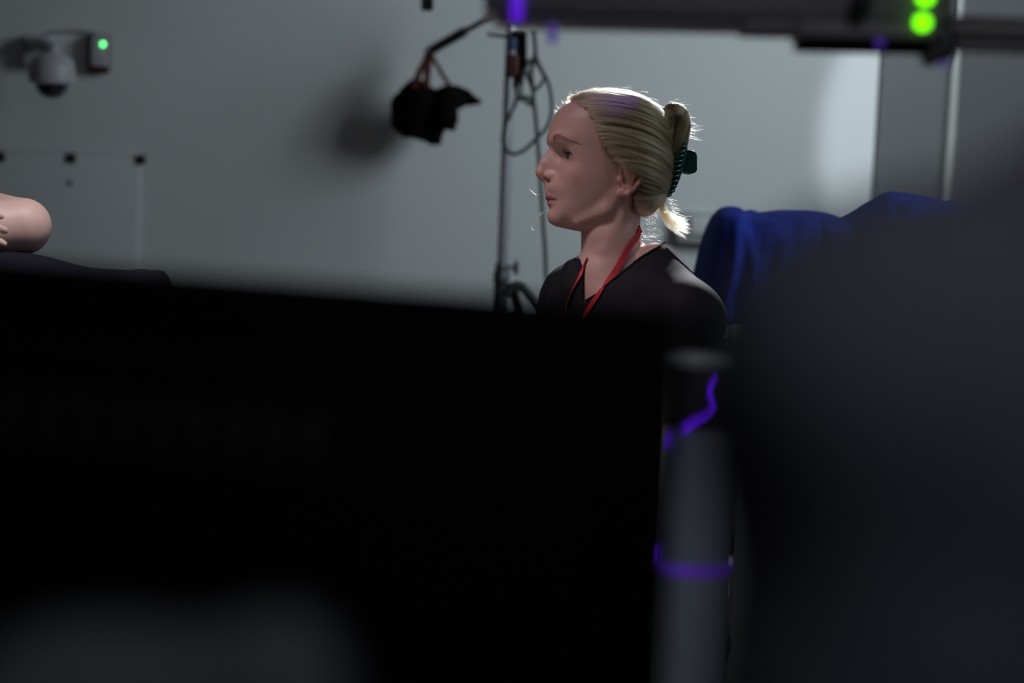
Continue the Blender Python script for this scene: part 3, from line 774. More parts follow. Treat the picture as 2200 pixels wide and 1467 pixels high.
# ------------------------------------------------------------------ bench with navy cloth at the left
DT = 4.18
tl, tr_ = at(-520, 560, DT), at(335, 590, DT)
tz = at(60, 590, 4.15).z
bt = thing('bench_table', 'navy covered bench table under the bare elbow', 'table', ((tl.x + tr_.x) / 2, DT + 0.1, 0))
MB().box(((tl.x + tr_.x) / 2, 4.01, tz - 0.025), ((tr_.x - tl.x) / 2 - 0.02, 0.13, 0.02), bevel=0.008).build('tabletop', M['grey_plastic'], bt)
for x in (tl.x + 0.36, tr_.x - 0.06):
    for y in (3.92, 4.10):
        MB().box((x, y, (tz - 0.04) / 2), (0.02, 0.02, (tz - 0.04) / 2), bevel=0.004).build('leg', M['dark_metal'], bt)
NX, NY = 120, 60; vv = []
for i in range(NX):
    for j in range(NY):
        s, t = i / (NX - 1), j / (NY - 1)
        x = tl.x - 0.03 + (tr_.x - tl.x + 0.06) * s
        q = (t - 0.5) * 2
        ex = max(abs(s - 0.5) * 2 - 0.94, 0) / 0.06
        if abs(q) < 0.6: y = 4.01 + q / 0.6 * 0.145; z = tz
        else:
            y = 4.01 + math.copysign(0.145 + 0.012 * noise.noise(Vector((x * 9, 3, 0))), q); z = tz - (abs(q) - 0.6) * 0.55
        z -= ex * ex * 0.04
        z += 0.004 * noise.noise(Vector((x * 7, y * 9, 2))) + 0.003
        bump = math.exp(-((x - at(300, 585, 4.0).x) / 0.05) ** 2 - ((y - 3.98) / 0.08) ** 2)
        z += 0.020 * bump + 0.036 * (1 / (1 + math.exp((x - at(135, 560, 4.1).x) / 0.030))) * math.exp(-((y - 4.02) / 0.11) ** 4)
        vv.append((x, y, z + 0.006))
fcs = [(i * NY + j, (i + 1) * NY + j, (i + 1) * NY + j + 1, i * NY + j + 1) for i in range(NX - 1) for j in range(NY - 1)]
me = bpy.data.meshes.new('table_cloth'); me.from_pydata(vv, [], fcs)
tc_ = link('table_cloth', me, M['navy'])
md = tc_.modifiers.new('solid', 'SOLIDIFY'); md.thickness = 0.004; md.offset = 1
tag(tc_, 'dark navy cloth spread over the bench table', 'cloth')

# ------------------------------------------------------------------ unseen bed added to bounce lamp light onto her face (behind the monitor)
bd_ = thing('bounce_bed', 'added white sheeted bed bouncing light, behind the black monitor, in front of the seated woman', 'bed', (-0.46, 3.50, 0))
MB().box((-0.46, 3.50, 0.79), (0.33, 0.30, 0.05), bevel=0.03).build('mattress', M['grey_plastic'], bd_)
MB().box((-0.46, 3.50, 0.845), (0.335, 0.305, 0.006), bevel=0.005).build('sheet', mat('white_sheet', (0.78, 0.76, 0.74), 0.9, bump=0.4, bscale=30), bd_)
MB().box((-0.46, 3.50, 0.72), (0.31, 0.28, 0.02), bevel=0.006).build('frame', M['dark_metal'], bd_)
for x in (-0.72, -0.20):
    for y in (3.27, 3.73):
        MB().cyl((x, y, 0.0), (x, y, 0.71), 0.02).build('leg', M['chrome'], bd_)

# ------------------------------------------------------------------ overhead equipment boom (charcoal), out of focus
DBM = 2.75
kb_ = 1 / (FPX / DBM)
bm_ = thing('equipment_boom', 'long charcoal equipment boom crossing overhead with lime lamps and glowing violet glints', 'boom', at(1550, 10, DBM))
AX = ((at(2000, 24, DBM) - at(1060, 4, DBM)).normalized(), FWD, None)
ax0 = AX[0]; ax2 = ax0.cross(FWD).normalized(); ax2 = ax2 if ax2.z > 0 else -ax2; AXB = (ax0, FWD, ax2)
def bbox_(px0, py0, px1, py1, th, name, m, parent=bm_, dd=0.0, bevel=0.004):
    p = at((px0 + px1) / 2, (py0 + py1) / 2, DBM + dd)
    return MB().box(p, ((px1 - px0) / 2 * kb_, th, (py1 - py0) / 2 * kb_), AXB, bevel).build(name, m, parent)
bbox_(1042, -95, 2040, 46, 0.035, 'beam', M['beam'])
bbox_(1062, 44, 1590, 62, 0.030, 'lower_lip', M['beam_lip'])
bbox_(1588, 46, 1715, 76, 0.030, 'lower_lip', M['beam'])
bbox_(1706, 50, 2010, 92, 0.034, 'carriage', M['beam'])
bbox_(1710, 90, 2000, 110, 0.028, 'carriage_lip', M['matte_black'], dd=0.004)
p0, p1 = at(2026, 60, DBM), at(2026, 132, DBM)
bk = bbox_(1990, 70, 2048, 126, 0.02, 'bracket', M['matte_black'])
MB().cyl(p0 - FWD * 0.02, p1 - FWD * 0.02, 0.008, bevel=0.002).build('pivot_pin', M['dark_metal'], bk)
MB().cyl(at(2005, 118, DBM) - FWD * 0.03, at(2005, 118, DBM) + FWD * 0.03, 0.011, bevel=0.003).build('locking_knob', M['black'], bk)
kn = MB().cyl(at(1852, 4, DBM - .035), at(1852, 4, DBM - .075), 0.012, bevel=0.003).build('knob', M['black'], bm_)
# right-hand arm that carries on past the bracket
a0, a1 = at(2030, 62, DBM), at(2420, 78, DBM)
MB().cyl(a0, a1, 0.016, bevel=0.003).build('side_arm', M['beam'], bm_)
a0, a1 = at(2030, 98, DBM), at(2420, 112, DBM)
MB().cyl(a0, a1, 0.007, bevel=0.002).build('side_rod', M['beam_lip'], bm_)
for px, py, r, nm in ((1985, 46, 0.0075, 'lime_lamp'), (1991, -8, 0.0075, 'lime_lamp')):
    p = at(px, py, DBM - 0.045)
    o = MB().lathe(p + FWD * 0.012, -FWD, [(r * 1.25, 0), (r * 1.25, 0.006), (r, 0.007), (r, 0.010), (r * 0.7, 0.013), (r * 0.2, 0.0145)]).build(nm, M['led_lime'], bm_)
def vbar(px0, py0, px1, py1, m, name='violet_lamp_gleam', dd=-0.04):  # glowing bar in place of a violet glint on the beam
    p = at((px0 + px1) / 2, (py0 + py1) / 2, DBM + dd)
    return MB().box(p, ((px1 - px0) / 2 * kb_, 0.003, (py1 - py0) / 2 * kb_), AXB, 0.0012).build(name, m, bm_)
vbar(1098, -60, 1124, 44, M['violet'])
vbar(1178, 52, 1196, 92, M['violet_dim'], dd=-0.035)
MB().ball(at(1890, 92, DBM - 0.037), 0.0055, seg=16).build('violet_lamp_gleam', M['violet_dim'], bm_)
MB().ball(at(2028, 138, DBM - 0.02), 0.0045, seg=16).build('violet_lamp_gleam', M['violet_dim'], bm_)
# ceiling drop
pc = at(1500, -60, DBM)
MB().cyl(pc, (pc.x, pc.y, ZC), 0.03).build('drop_column', M['beam'], bm_)
MB().cyl((pc.x, pc.y, ZC - 0.03), (pc.x, pc.y, ZC), 0.09, bevel=0.006).build('ceiling_plate', M['beam'], bm_)
# small hanging rod, top
h0 = at(917, 24, 3.3)
hr = thing('hanging_cord', 'short grey green cord end hanging from above, left of the boom', 'cord', h0)
MB().cyl(h0 + Vector((0, 0, .002)), (h0.x, h0.y, ZC - 0.02), 0.006).build('cord', M['grey_plastic'], hr)
MB().cyl(h0, h0 + Vector((0, 0, 0.06)), 0.0085, bevel=0.003).build('weight', mat('grey_green_weight', (0.05, 0.075, 0.07), 0.5), hr)

# ------------------------------------------------------------------ tall canister, violet reflections on it modelled as glowing strips
DN = 2.75
kn_ = 1 / (FPX / DN)
cx = at(1512, 765, DN)
cn = thing('canister', 'tall blue grey canister with a dark sleeve and pale lid', 'canister', (cx.x, cx.y, 0))
zr, zs = cx.z, at(1512, 918, DN).z
R_ = 72 * kn_
MB().lathe((cx.x, cx.y, 0), (0, 0, 1), [(R_ * 1.35, 0), (R_ * 1.35, 0.02), (R_ * 1.05, 0.03), (R_, 0.05), (R_, zs), (R_ * 0.9, zs + 0.004)]).build('body', M['canister'], cn)
MB().lathe((cx.x, cx.y, zs), (0, 0, 1), [(R_ * 1.01, 0), (R_ * 1.03, 0.004), (R_ * 1.03, zr - zs - 0.012), (R_ * 0.97, zr - zs - 0.006)]).build('sleeve', M['canister_dark'], cn)
MB().lathe((cx.x, cx.y, zr - 0.008), (0, 0, 1), [(R_ * 1.12, 0), (R_ * 1.16, 0.003), (R_ * 1.15, 0.007), (R_ * 1.0, 0.0085), (R_ * 0.9, 0.006), (R_ * 0.2, 0.006)]).build('lid', M['lid'], cn)
def on_can(px, py, off=0.003):
    u = (px - 1512) * kn_; u = max(min(u, R_ * 0.995), -R_ * 0.995)
    z = at(1512, py, DN).z
    return Vector((cx.x + u * (1 + off / R_), cx.y - math.sqrt(R_ * R_ - u * u) - off, z))
for pts, r, lb in (([(1524, 796), (1516, 815), (1513, 832), (1518, 850), (1522, 866), (1508, 884), (1488, 900), (1472, 918)], 0.0024, 'violet glowing streak for a reflection snaking down the canister sleeve'),
                   ([(1453, 930), (1451, 945), (1449, 962)], 0.0018, 'short violet glowing reflection at the left of the canister'),
                   ([(1444, 1182), (1444, 1198), (1444, 1214)], 0.0016, 'upright violet glowing reflection just above the one round the canister')):
    MB().tube(spline([on_can(*p) for p in pts], 6), r, 10).build('reflection_streak', M['violet_reflection'], cn)['label'] = lb
zv = at(1512, 1228, DN).z
rv = [Vector((cx.x + (R_ + 0.003) * math.sin(t), cx.y - (R_ + 0.003) * math.cos(t), zv + 0.001 * math.sin(3 * t))) for t in np.linspace(-PI, PI, 48, endpoint=False)]
bd = MB().lathe((cx.x, cx.y, zv - 0.007), (0, 0, 1), [(R_ + 0.0008, 0), (R_ + 0.003, 0.002), (R_ + 0.003, 0.012), (R_ + 0.0008, 0.014)], 48).build('reflection_band', M['violet_dim'], cn)  # violet reflection built as a glowing ring
bd['label'] = 'violet glowing reflection round the middle of the canister'

# ------------------------------------------------------------------ black monitor in the foreground, seen from behind
mr, ml = at(1450, 669, 1.70), at(-560, 510, 1.90)
ml.z = mr.z
ux = (mr - ml).normalized(); un = Vector((ux.y, -ux.x, 0)); un = un if un.y < 0 else -un; uz = Vector((0, 0, 1))
W_ = (mr - ml).length; H_ = 0.40
mc = (mr + ml) / 2 - uz * H_ / 2
mo = thing('monitor', 'large black monitor seen from behind in the foreground', 'monitor', (mc.x, mc.y, 0.74))
MB().box(mc + (-un) * 0.012, (W_ / 2, 0.012, H_ / 2), (ux, un, uz), 0.006).build('screen_housing', M['matte_black'], mo)
MB().box(mc + un * 0.012, (W_ / 2 - 0.05, 0.022, H_ / 2 - 0.05), (ux, un, uz), 0.018).build('rear_cover', M['matte_black'], mo)
MB().box(mc - un * 0.0255, (W_ / 2 - 0.01, 0.001, H_ / 2 - 0.012), (ux, un, uz)).build('screen', M['dome'], mo)
for k in range(9):
    MB().box(mc + un * 0.0345 + uz * 0.09 + ux * (-0.12 + 0.03 * k), (0.009, 0.0012, 0.022), (ux, un, uz), 0.001).build('vent', M['black'], mo)
MB().box((mc.x + un.x * 0.05, mc.y + un.y * 0.05, (mc.z - 0.02 + 0.76) / 2), (0.035, 0.014, (mc.z - 0.02 - 0.76) / 2), (ux, un, uz), 0.006).build('stand_neck', M['matte_black'], mo)
MB().box((mc.x + un.x * 0.04, mc.y + un.y * 0.04, 0.746), (0.14, 0.10, 0.006), (ux, un, uz), 0.004).build('stand_foot', M['matte_black'], mo)
dk = thing('desk', 'dark desk carrying the black monitor, below the frame', 'desk', (mc.x, mc.y, 0))
MB().box((mc.x - 0.05, mc.y + 0.02, 0.725), (0.62, 0.26, 0.015), (ux, un, uz), 0.004).build('desktop', M['beam'], dk)
for a2, b2 in ((-0.6, -0.2), (-0.6, 0.2), (0.5, -0.2), (0.5, 0.2)):
    p = Vector((mc.x, mc.y, 0)) + ux * a2 + un * b2
    MB().box((p.x, p.y, 0.355), (0.02, 0.02, 0.355), (ux, un, uz), 0.003).build('leg', M['dark_metal'], dk)

# ------------------------------------------------------------------ grey chair back, bottom left, very close
DCH = 1.02
kc = 1 / (FPX / DCH)
q = at(330, 1500, DCH)
chb = thing('office_chair', 'grey padded chair back in front of the black monitor, out of focus', 'chair', (q.x, q.y, 0))
Vc = Vol(np.arange(-0.26, 0.20, 0.006), np.arange(-0.10, 0.10, 0.006), np.arange(-0.42, 0.14, 0.006))
def cl_(px, py, y=0.0):
    r = at(px, py + 45, DCH) - q; return (r.x, y, r.z)
Vc.ell(cl_(610, 1430, 0), (135 * kc, 0.045, 160 * kc), 0.03)
Vc.ell(cl_(110, 1520, 0), (210 * kc, 0.045, 190 * kc), 0.03)
Vc.ell(cl_(390, 1610, 0), (330 * kc, 0.045, 240 * kc), 0.03)
Vc.ell(cl_(250, 2300, 0), (480 * kc, 0.04, 900 * kc), 0.05)
co, fc = Vc.mesh(); co = relax(co, fc, 2)
co[:, 1] += -0.6 * co[:, 0] ** 2
me = to_mesh('backrest', co + np.array(q), fc)
bk_ = link('backrest', me, M['chairpad'], chb)
MB().box((q.x - 0.03, q.y - 0.28, 0.47), (0.24, 0.23, 0.035), bevel=0.03).build('seat', M['chairpad'], chb)
MB().tube(spline([(q.x - 0.03, q.y - 0.2, 0.44), (q.x - 0.03, q.y + 0.05, 0.45), (q.x - 0.03, q.y + 0.06, 0.6), (q.x - 0.03, q.y + 0.04, 0.9)]), 0.02).build('back_stem', M['dark_metal'], chb)
MB().cyl((q.x - 0.03, q.y - 0.25, 0.08), (q.x - 0.03, q.y - 0.25, 0.45), 0.026).build('gas_column', M['dark_metal'], chb)
for k in range(5):
    t = 2 * PI * k / 5 + 0.3; e = Vector((q.x - 0.03 + 0.28 * math.cos(t), q.y - 0.25 + 0.28 * math.sin(t), 0.075))
    l_ = MB().tube([(q.x - 0.03, q.y - 0.25, 0.10), e], [0.025, 0.016]).build('leg', M['black'], chb)
    MB().cyl(e - Vector((0.012, 0, 0.045)), e + Vector((0.012, 0, -0.045)), 0.03, bevel=0.005).build('caster', M['rubber'], l_)

# ================================================================== the woman
DW = 4.15
P0 = at(1290, 340, DW)
SW = DW / FPX                    # metres per pixel at her distance
YAW = math.radians(10)
cY, sY = math.cos(YAW), math.sin(YAW)
# figure frame (u right, d away, v up) -> head frame (x, y, z), both right-handed; unit metres at 1250 px/m
KS = SW / S_                     # head frame is drawn at 1250 px per metre
HX = (RGT * cY + FWD * sY); HY = (-RGT * sY + FWD * cY); HZ = UPV
MH = Matrix(((HX.x, HY.x, HZ.x), (HX.y, HY.y, HZ.y), (HX.z, HY.z, HZ.z)))
MHn = np.array(MH); P0n = np.array(P0)
def h2w(co): return P0n + (np.asarray(co) @ MHn.T) * KS
def w2h(p): return (MHn.T @ (np.array(p) - P0n)) / KS
def fig(px, py, dpx=0.0):
    """world point: pixel at her plane, dpx pixels further away"""
    return P0 + RGT * ((px - 1290) * SW) + UPV * ((340 - py) * SW) + FWD * (dpx * SW)
def figw2h(px, py, dpx=0.0): return w2h(fig(px, py, dpx))
MFn = np.array(Matrix(((RGT.x, FWD.x, UPV.x), (RGT.y, FWD.y, UPV.y), (RGT.z, FWD.z, UPV.z))))
def f2w(co): return P0n + (np.asarray(co) @ MFn.T)
def w2f(p): return MFn.T @ (np.array(p) - P0n)

TH = math.radians(34)
tf = Vector((-math.cos(TH), -math.sin(TH), 0)); tl_ = Vector((math.sin(TH), -math.cos(TH), 0)); tu = Vector((0, 0, 1))
NB = fig(1358, 576, 0)
J = {}
J['chest'] = NB - tu * 0.20 + tf * 0.035
J['belly'] = NB - tu * 0.37 + tf * 0.03
hipz = 0.535
J['hip'] = Vector((NB.x - tf.x * 0.02, NB.y - tf.y * 0.02, hipz))
for s, n in ((1, 'l'), (-1, 'r')):
    J['sh' + n] = NB + tl_ * 0.155 * s - tu * (0.066 if s > 0 else 0.070)
    J['el' + n] = J['sh' + n] - tu * 0.265 + tf * 0.12 + tl_ * 0.012 * s
    J['wr' + n] = J['el' + n] + tf * 0.215 - tu * 0.075 - tl_ * 0.065 * s
    J['hp' + n] = J['hip'] + tl_ * 0.085 * s
    J['kn' + n] = J['hp' + n] + tf * 0.43 + tl_ * 0.03 * s + tu * 0.0
    J['an' + n] = Vector((J['kn' + n].x - tf.x * 0.03, J['kn' + n].y - tf.y * 0.03, 0.09))

def torso_prims(V, C, sc, g=0.0, k=0.03, arms=True, legs=False, wide=0.0):
    """C maps world -> V's frame, R rows of torso axes in V's frame; sc = scale into that frame; g = growth"""
    o = C(Vector((0, 0, 0)))
    R = [np.array(C(a)) - np.array(o) for a in (tl_, tf, tu)]
    R = [r / np.linalg.norm(r) for r in R]
    e = lambda p, r, kk=k: V.ell(C(p), [(q + g) / sc for q in r], kk / sc, R=R)
    e(J['chest'], (0.148, 0.098, 0.175))
    e(J['chest'] + tu * 0.08 + tf * 0.0, (0.12, 0.075, 0.10))
    e(J['belly'], (0.132, 0.098, 0.19))
    e(J['hip'] + tu * 0.03, (0.165, 0.12, 0.12))
    for s in (1, -1):
        e(J['chest'] + tl_ * 0.068 * s + tf * 0.065 - tu * 0.035, (0.058, 0.05, 0.056))
    for s, n in ((1, 'l'), (-1, 'r')):
        a = NB + tl_ * 0.035 * s + tu * 0.011 - tf * 0.022
        V.cap(C(a), C(J['sh' + n] + tu * 0.004), (0.036 + g) / sc, (0.042 + g) / sc, k / sc)
        V.cap(C(J['chest'] + tl_ * 0.1 * s + tu * 0.1), C(J['sh' + n]), (0.05 + g) / sc, (0.046 + g) / sc, k / sc)
        V.ell(C(J['sh' + n] - tu * 0.012), [(0.050 + g) / sc] * 3, k / sc)

def skin_vol():
    # head fine, body coarse
    c = w2h(NB)
    xs = multi_axis([(-0.42, -0.125, 0.009), (-0.125, 0.125, 0.0014), (0.125, 0.36, 0.009)])
    ys = multi_axis([(-0.34, -0.11, 0.009), (-0.11, 0.11, 0.0014), (0.11, 0.40, 0.009)])
    zs = multi_axis([(-0.86, -0.30, 0.010), (-0.30, -0.13, 0.004), (-0.13, 0.115, 0.0014)])
    return Vol(xs, ys, zs)
V = skin_vol()
sc_ = KS
torso_prims(V, w2h, sc_, 0.0)
for n in ('l', 'r'):
    V.cap(w2h(J['sh' + n]), w2h(J['el' + n]), 0.044, 0.036, 0.02)
    V.chain([w2h(J['el' + n]), w2h(J['el' + n] * 0.65 + J['wr' + n] * 0.35), w2h(J['wr' + n])], [0.036, 0.036, 0.023], 0.01)
# upper chest, collar bones
for s in (1, -1):
    V.cap(w2h(NB + tf * 0.062 - tu * 0.055 + tl_ * 0.02 * s), w2h(NB + tf * 0.030 - tu * 0.018 + tl_ * 0.10 * s), 0.008, 0.008, 0.016)
V.ell(figw2h(1297, 600, -8), (0.055, 0.05, 0.06), 0.03)
build_head(V)
co, fc = V.mesh()
co = relax(co, fc, 1, 0.35)
hc = head_colors(co)
del V
# hands as continuations of the wrists
for s, n in ((1, 'l'), (-1, 'r')):
    dv = (tf * 0.95 - tl_ * 0.30 * s - tu * 0.12); nv = tu * 0.96 + tl_ * 0.25 * s
    Wp = J['wr' + n] - dv.normalized() * 0.012
    g_ = Vector((Wp.x, Wp.y, Wp.z))
    Vh = Vol(np.arange(-0.22, 0.22, 0.0032), np.arange(-0.22, 0.22, 0.0032), np.arange(-0.14, 0.09, 0.0032))
    build_hand(Vh, (0, 0, 0), dv, nv, side=(1 if s < 0 else -1), curl=0.38, sc=0.92)
    Vh.cap(np.array(J['el' + n] * 0.25 + J['wr' + n] * 0.75 - g_), (0, 0, 0), 0.0262, 0.0225, 0.006)
    c2, f2 = Vh.mesh()
    c2w = c2 + np.array(g_)
    c2h = np.array([w2h(p) for p in c2w])
    fc = np.concatenate([fc, f2 + len(co)]); co = np.concatenate([co, c2h]); hc = np.concatenate([hc, np.tile(SKIN, (len(c2h), 1))])
me = to_mesh('person', h2w(co) - np.array((NB.x, NB.y, 0)), fc)
set_col(me, hc)
woman = link('person', me, M['skin'])
woman.location = (NB.x, NB.y, 0)
tag(woman, 'seated blonde woman in black scrubs with a red lanyard, gazing left in profile', 'person')
bpy.context.view_layer.update()
woman.matrix_world = Matrix.Translation((NB.x, NB.y, 0))
bvh_skin = BVHTree.FromPolygons([Vector(c) for c in h2w(co)], [tuple(f) for f in fc])

# eyes
for sy in (-1, 1):
    c = np.array(hp(1223, 338.5, sy * 39)); cw = Vector(h2w(c))
    gaze = (Vector(HX) * -1.0 + Vector(HZ) * 0.12 + Vector(HY) * (-0.34)).normalized()
    bm = bmesh.new(); R_e = 15.0 * S_ * KS
    q = gaze.to_track_quat('Z', 'Y').to_matrix().to_4x4()
    bmesh.ops.create_uvsphere(bm, u_segments=48, v_segments=48, radius=R_e, matrix=Matrix.Identity(4))
    for v in bm.verts:
        an = math.degrees(v.co.angle(Vector((0, 0, 1))))
        if an < 30: v.co *= 1 + 0.07 * (1 - (an / 30) ** 2)
    for f in bm.faces:
        an = math.degrees(f.calc_center_median().angle(Vector((0, 0, 1))))
        f.material_index = 2 if an < 12 else (1 if an < 30 else 0); f.smooth = True
    me = bpy.data.meshes.new('eye'); bm.to_mesh(me); bm.free()
    e = link('eye', me, M['sclera']); me.materials.append(M['iris']); me.materials.append(M['pupil'])
    e.matrix_world = Matrix.Translation(cw) @ q
    e.parent = woman; e.matrix_parent_inverse = woman.matrix_world.inverted()

# ------------------------------------------------------------------ hair
_HP = np.array([[193, 1285, 1330, 6], [196, 1262, 1350, 30], [201, 1244, 1366, 48], [209, 1232, 1383, 66], [222, 1212, 1406, 80], [240, 1190, 1422, 92], [262, 1180, 1434, 98], [290, 1174, 1440, 101], [330, 1176, 1444, 100],
                [365, 1180, 1443, 100], [395, 1180, 1439, 94], [415, 1190, 1432, 82], [432, 1200, 1424, 70], [446, 1230, 1414, 60], [455, 1270, 1404, 48], [463, 1300, 1380, 30]], float)
_HP = smooth_profile(_HP)
HAIRLINE = [(1219, 217), (1232, 226), (1246, 240), (1254, 262), (1262, 285), (1274, 311), (1292, 340), (1312, 358), (1336, 370), (1352, 384), (1358, 398), (1352, 410), (1348, 425), (1350, 440), (1356, 452)]
def poly_sdf(px, py, poly):
    d = np.full(np.broadcast(px, py).shape, 1e9); s = np.ones(d.shape); n = len(poly)
    for i in range(n):
        ax_, ay = poly[i]; bx_, by = poly[i - 1]
        ex, ey = bx_ - ax_, by - ay; wx, wy = px - ax_, py - ay
        t = np.clip((wx * ex + wy * ey) / (ex * ex + ey * ey), 0, 1)
        d = np.minimum(d, (wx - ex * t) ** 2 + (wy - ey * t) ** 2)
        c1, c2, c3 = py >= ay, py < by, ex * wy > ey * wx
        s = np.where((c1 & c2 & c3) | (~c1 & ~c2 & ~c3), -s, s)
    return s * np.sqrt(d)
hpoly = HAIRLINE + [(1365, 462), (1420, 470), (1480, 440), (1480, 180), (1225, 180)]
Vh = Vol(np.arange(-0.075, 0.165, 0.0018), np.arange(-0.095, 0.095, 0.0018), np.arange(-0.105, 0.125, 0.0018))
Vh.op(loft_fn(-2.2, _HP, 2.2, 1338, 1345), hp(1170, 470, -110), hp(1450, 190, 110), 0.0, pad=0.02)
X, Z = Vh.x[:, None], Vh.z[None, :]
pol = (poly_sdf(1290 + X / S_, 340 - Z / S_, hpoly) * S_).astype(np.float32)[:, None, :]
# the shell thins out towards the hairline
Vh.D = np.maximum(Vh.D, pol + 5 * S_)
yy_ = np.abs(Vh.y)[None, :, None]
# twist of hair standing up behind the crown
Vh.chain([hp(1430, 300), hp(1434, 262, -6), hp(1447, 240, -8), hp(1463, 246, -6), hp(1470, 268, -4), hp(1466, 300), hp(1452, 335), hp(1444, 380), hp(1432, 415)],
         [16 * S_, 19 * S_, 20 * S_, 20 * S_, 17 * S_, 17 * S_, 14 * S_, 14 * S_, 10 * S_], 6 * S_)
co, fc = Vh.mesh(); co = relax(co, fc, 2)
pxh, pyh = 1290 + co[:, 0] / S_, 340 - co[:, 2] / S_
me = to_mesh('hair', h2w(co), fc)
hb = link('hair', me, M['hairbase'], woman)

def curves(name, strands, radii, material, parent):
    """strands: list of (n,3) world arrays; radii: per strand root radius"""
    hcv = bpy.data.hair_curves.new(name)
    hcv.add_curves([len(s) for s in strands])
    allp = np.concatenate(strands).astype(np.float32)
    hcv.attributes['position'].data.foreach_set('vector', allp.ravel())
    ra = hcv.attributes.get('radius') or hcv.attributes.new('radius', 'FLOAT', 'POINT')
    rr = np.concatenate([r * np.linspace(1, 0.45, len(s)) for s, r in zip(strands, radii)]).astype(np.float32)
    ra.data.foreach_set('value', rr)
    hcv.materials.append(material)
    o = bpy.data.objects.new(name, hcv); COL.objects.link(o)
    o.parent = parent; o.matrix_parent_inverse = parent.matrix_world.inverted()
    return o

def hair_y(px, py, grow=0.0):
    """half width of the hair shell at profile position (px units)"""
    P = _HP; pyc = np.clip(py, P[0, 0], P[-1, 0])
    xf = np.interp(pyc, P[:, 0], P[:, 1]) - grow; xb = np.interp(pyc, P[:, 0], P[:, 2]) + grow; wd = np.interp(pyc, P[:, 0], P[:, 3]) + grow
    xc = np.clip(np.interp(pyc, [380, 470], [1338, 1345]), xf + 2, xb - 2)
    q = px - xc
    XX = np.where(q < 0, -q / (xc - xf), q / (xb - xc))
    return wd * np.maximum(1 - np.clip(XX, 0, 1) ** 2.2, 0) ** (1 / 2.2)
HLn = np.array(HAIRLINE[:11] , float)
def along(P, t):
    P = np.asarray(P, float); L = np.concatenate([[0], np.cumsum(np.linalg.norm(np.diff(P, axis=0), axis=1))]); L /= L[-1]
    return np.stack([np.interp(t, L, P[:, 0]), np.interp(t, L, P[:, 1])], -1)
ENDL = np.array([(1428, 246), (1437, 268), (1442, 300), (1444, 340), (1441, 375), (1437, 400), (1430, 420)], float)
NPT = 16
tt = np.linspace(0, 1, NPT)[:, None]
strands, radii, tone = [], [], []
def flow(a, b, c):
    return (1 - tt) ** 2 * a + 2 * tt * (1 - tt) * c + tt ** 2 * b
def emit(path, side, lift, jit=0.0):
    px, py = path[:, 0], path[:, 1]
    y = hair_y(px, py, lift.ravel() if hasattr(lift, 'ravel') else lift)
    cx_, cy_ = 1335.0, 320.0
    r = np.sqrt((px - cx_) ** 2 + (py - cy_) ** 2 + 1)
    edge = np.exp(-(y / 28.0) ** 2)
    L = lift.ravel() if hasattr(lift, 'ravel') else lift
    qx = px + (px - cx_) / r * L * edge; qy = py + (py - cy_) / r * L * edge
    loc = np.stack([(qx - 1290) * S_, side * y * S_, (340 - qy) * S_], -1)
    return h2w(loc)
for side, nl in ((-1, 430), (1, 220)):
    for g in range(nl):
        kind = rng.random()
        if kind < 0.68:          # from the hairline at the side
            t0 = rng.random() ** 0.9
            a = along(HLn, t0) + rng.normal(0, 2.2, 2)
            e = np.interp(t0, [0, 0.12, 0.3, 0.55, 0.8, 1], [0.03, 0.2, 0.52, 0.74, 0.90, 1.0]) + rng.normal(0, 0.03)
            b = along(ENDL, np.clip(e, 0, 1))
            m = a * 0.5 + b * 0.5
            perp = np.array([b[1] - a[1], -(b[0] - a[0])]); 
            c = m + perp * (0.20 + 0.07 * rng.normal()) * np.interp(t0, [0, 0.3, 1], [0.75, 1.0, 0.45]) + np.array([4, 0])
        elif kind < 0.86:                    # from the parting line along the crown
            a = np.array([1224 + 120 * rng.random() ** 1.3, 0.0]); a[1] = np.interp(a[0], [1222, 1253, 1284, 1325, 1356], [213, 200, 195, 195.5, 199.5])
            e = np.interp(a[0], [1222, 1345], [0.28, 0.0]) * rng.random() ** 0.7
            b = along(ENDL, e); c = a * 0.42 + b * 0.58; c[1] = np.interp(c[0], [1222, 1284, 1325, 1356, 1382, 1407, 1423], [214, 196, 197, 203, 213, 227, 242]) + 16 * e / 0.3
        else:                    # from the nape and behind the ear
            f = rng.random(); a = along(np.array(HAIRLINE[9:] + [(1368, 460), (1390, 462)], float), f)
            b = along(ENDL, 0.97 + 0.03 * rng.random()); c = a * 0.5 + b * 0.5 + np.array([2, 9 + 5 * rng.random()])
        ga, gb, gc, lg = a, b, c, 0.2 + 5.5 * rng.random() ** 1.3
        ns = 20; tn = rng.choice(3, p=[0.30, 0.45, 0.25]); lg *= (0.5, 1.0, 1.1)[tn]
        sp_ = 2.0
        oa = rng.normal(0, sp_, (ns, 2)); 
        for q in range(ns):
            a2 = ga + oa[q] * 0.9; b2 = gb + oa[q] * 0.55 + rng.normal(0, 1.0, 2); c2 = gc + oa[q] + rng.normal(0, 1.3, 2)
            pth = flow(a2, b2, c2)
            lift = lg * np.sin(np.linspace(0.25, 2.7, NPT)) ** 0.7 + rng.normal(0, 0.5) + 0.5
            strands.append(emit(pth, side, lift)); tone.append(tn); radii.append(0.00012 if side < 0 else 0.00013)
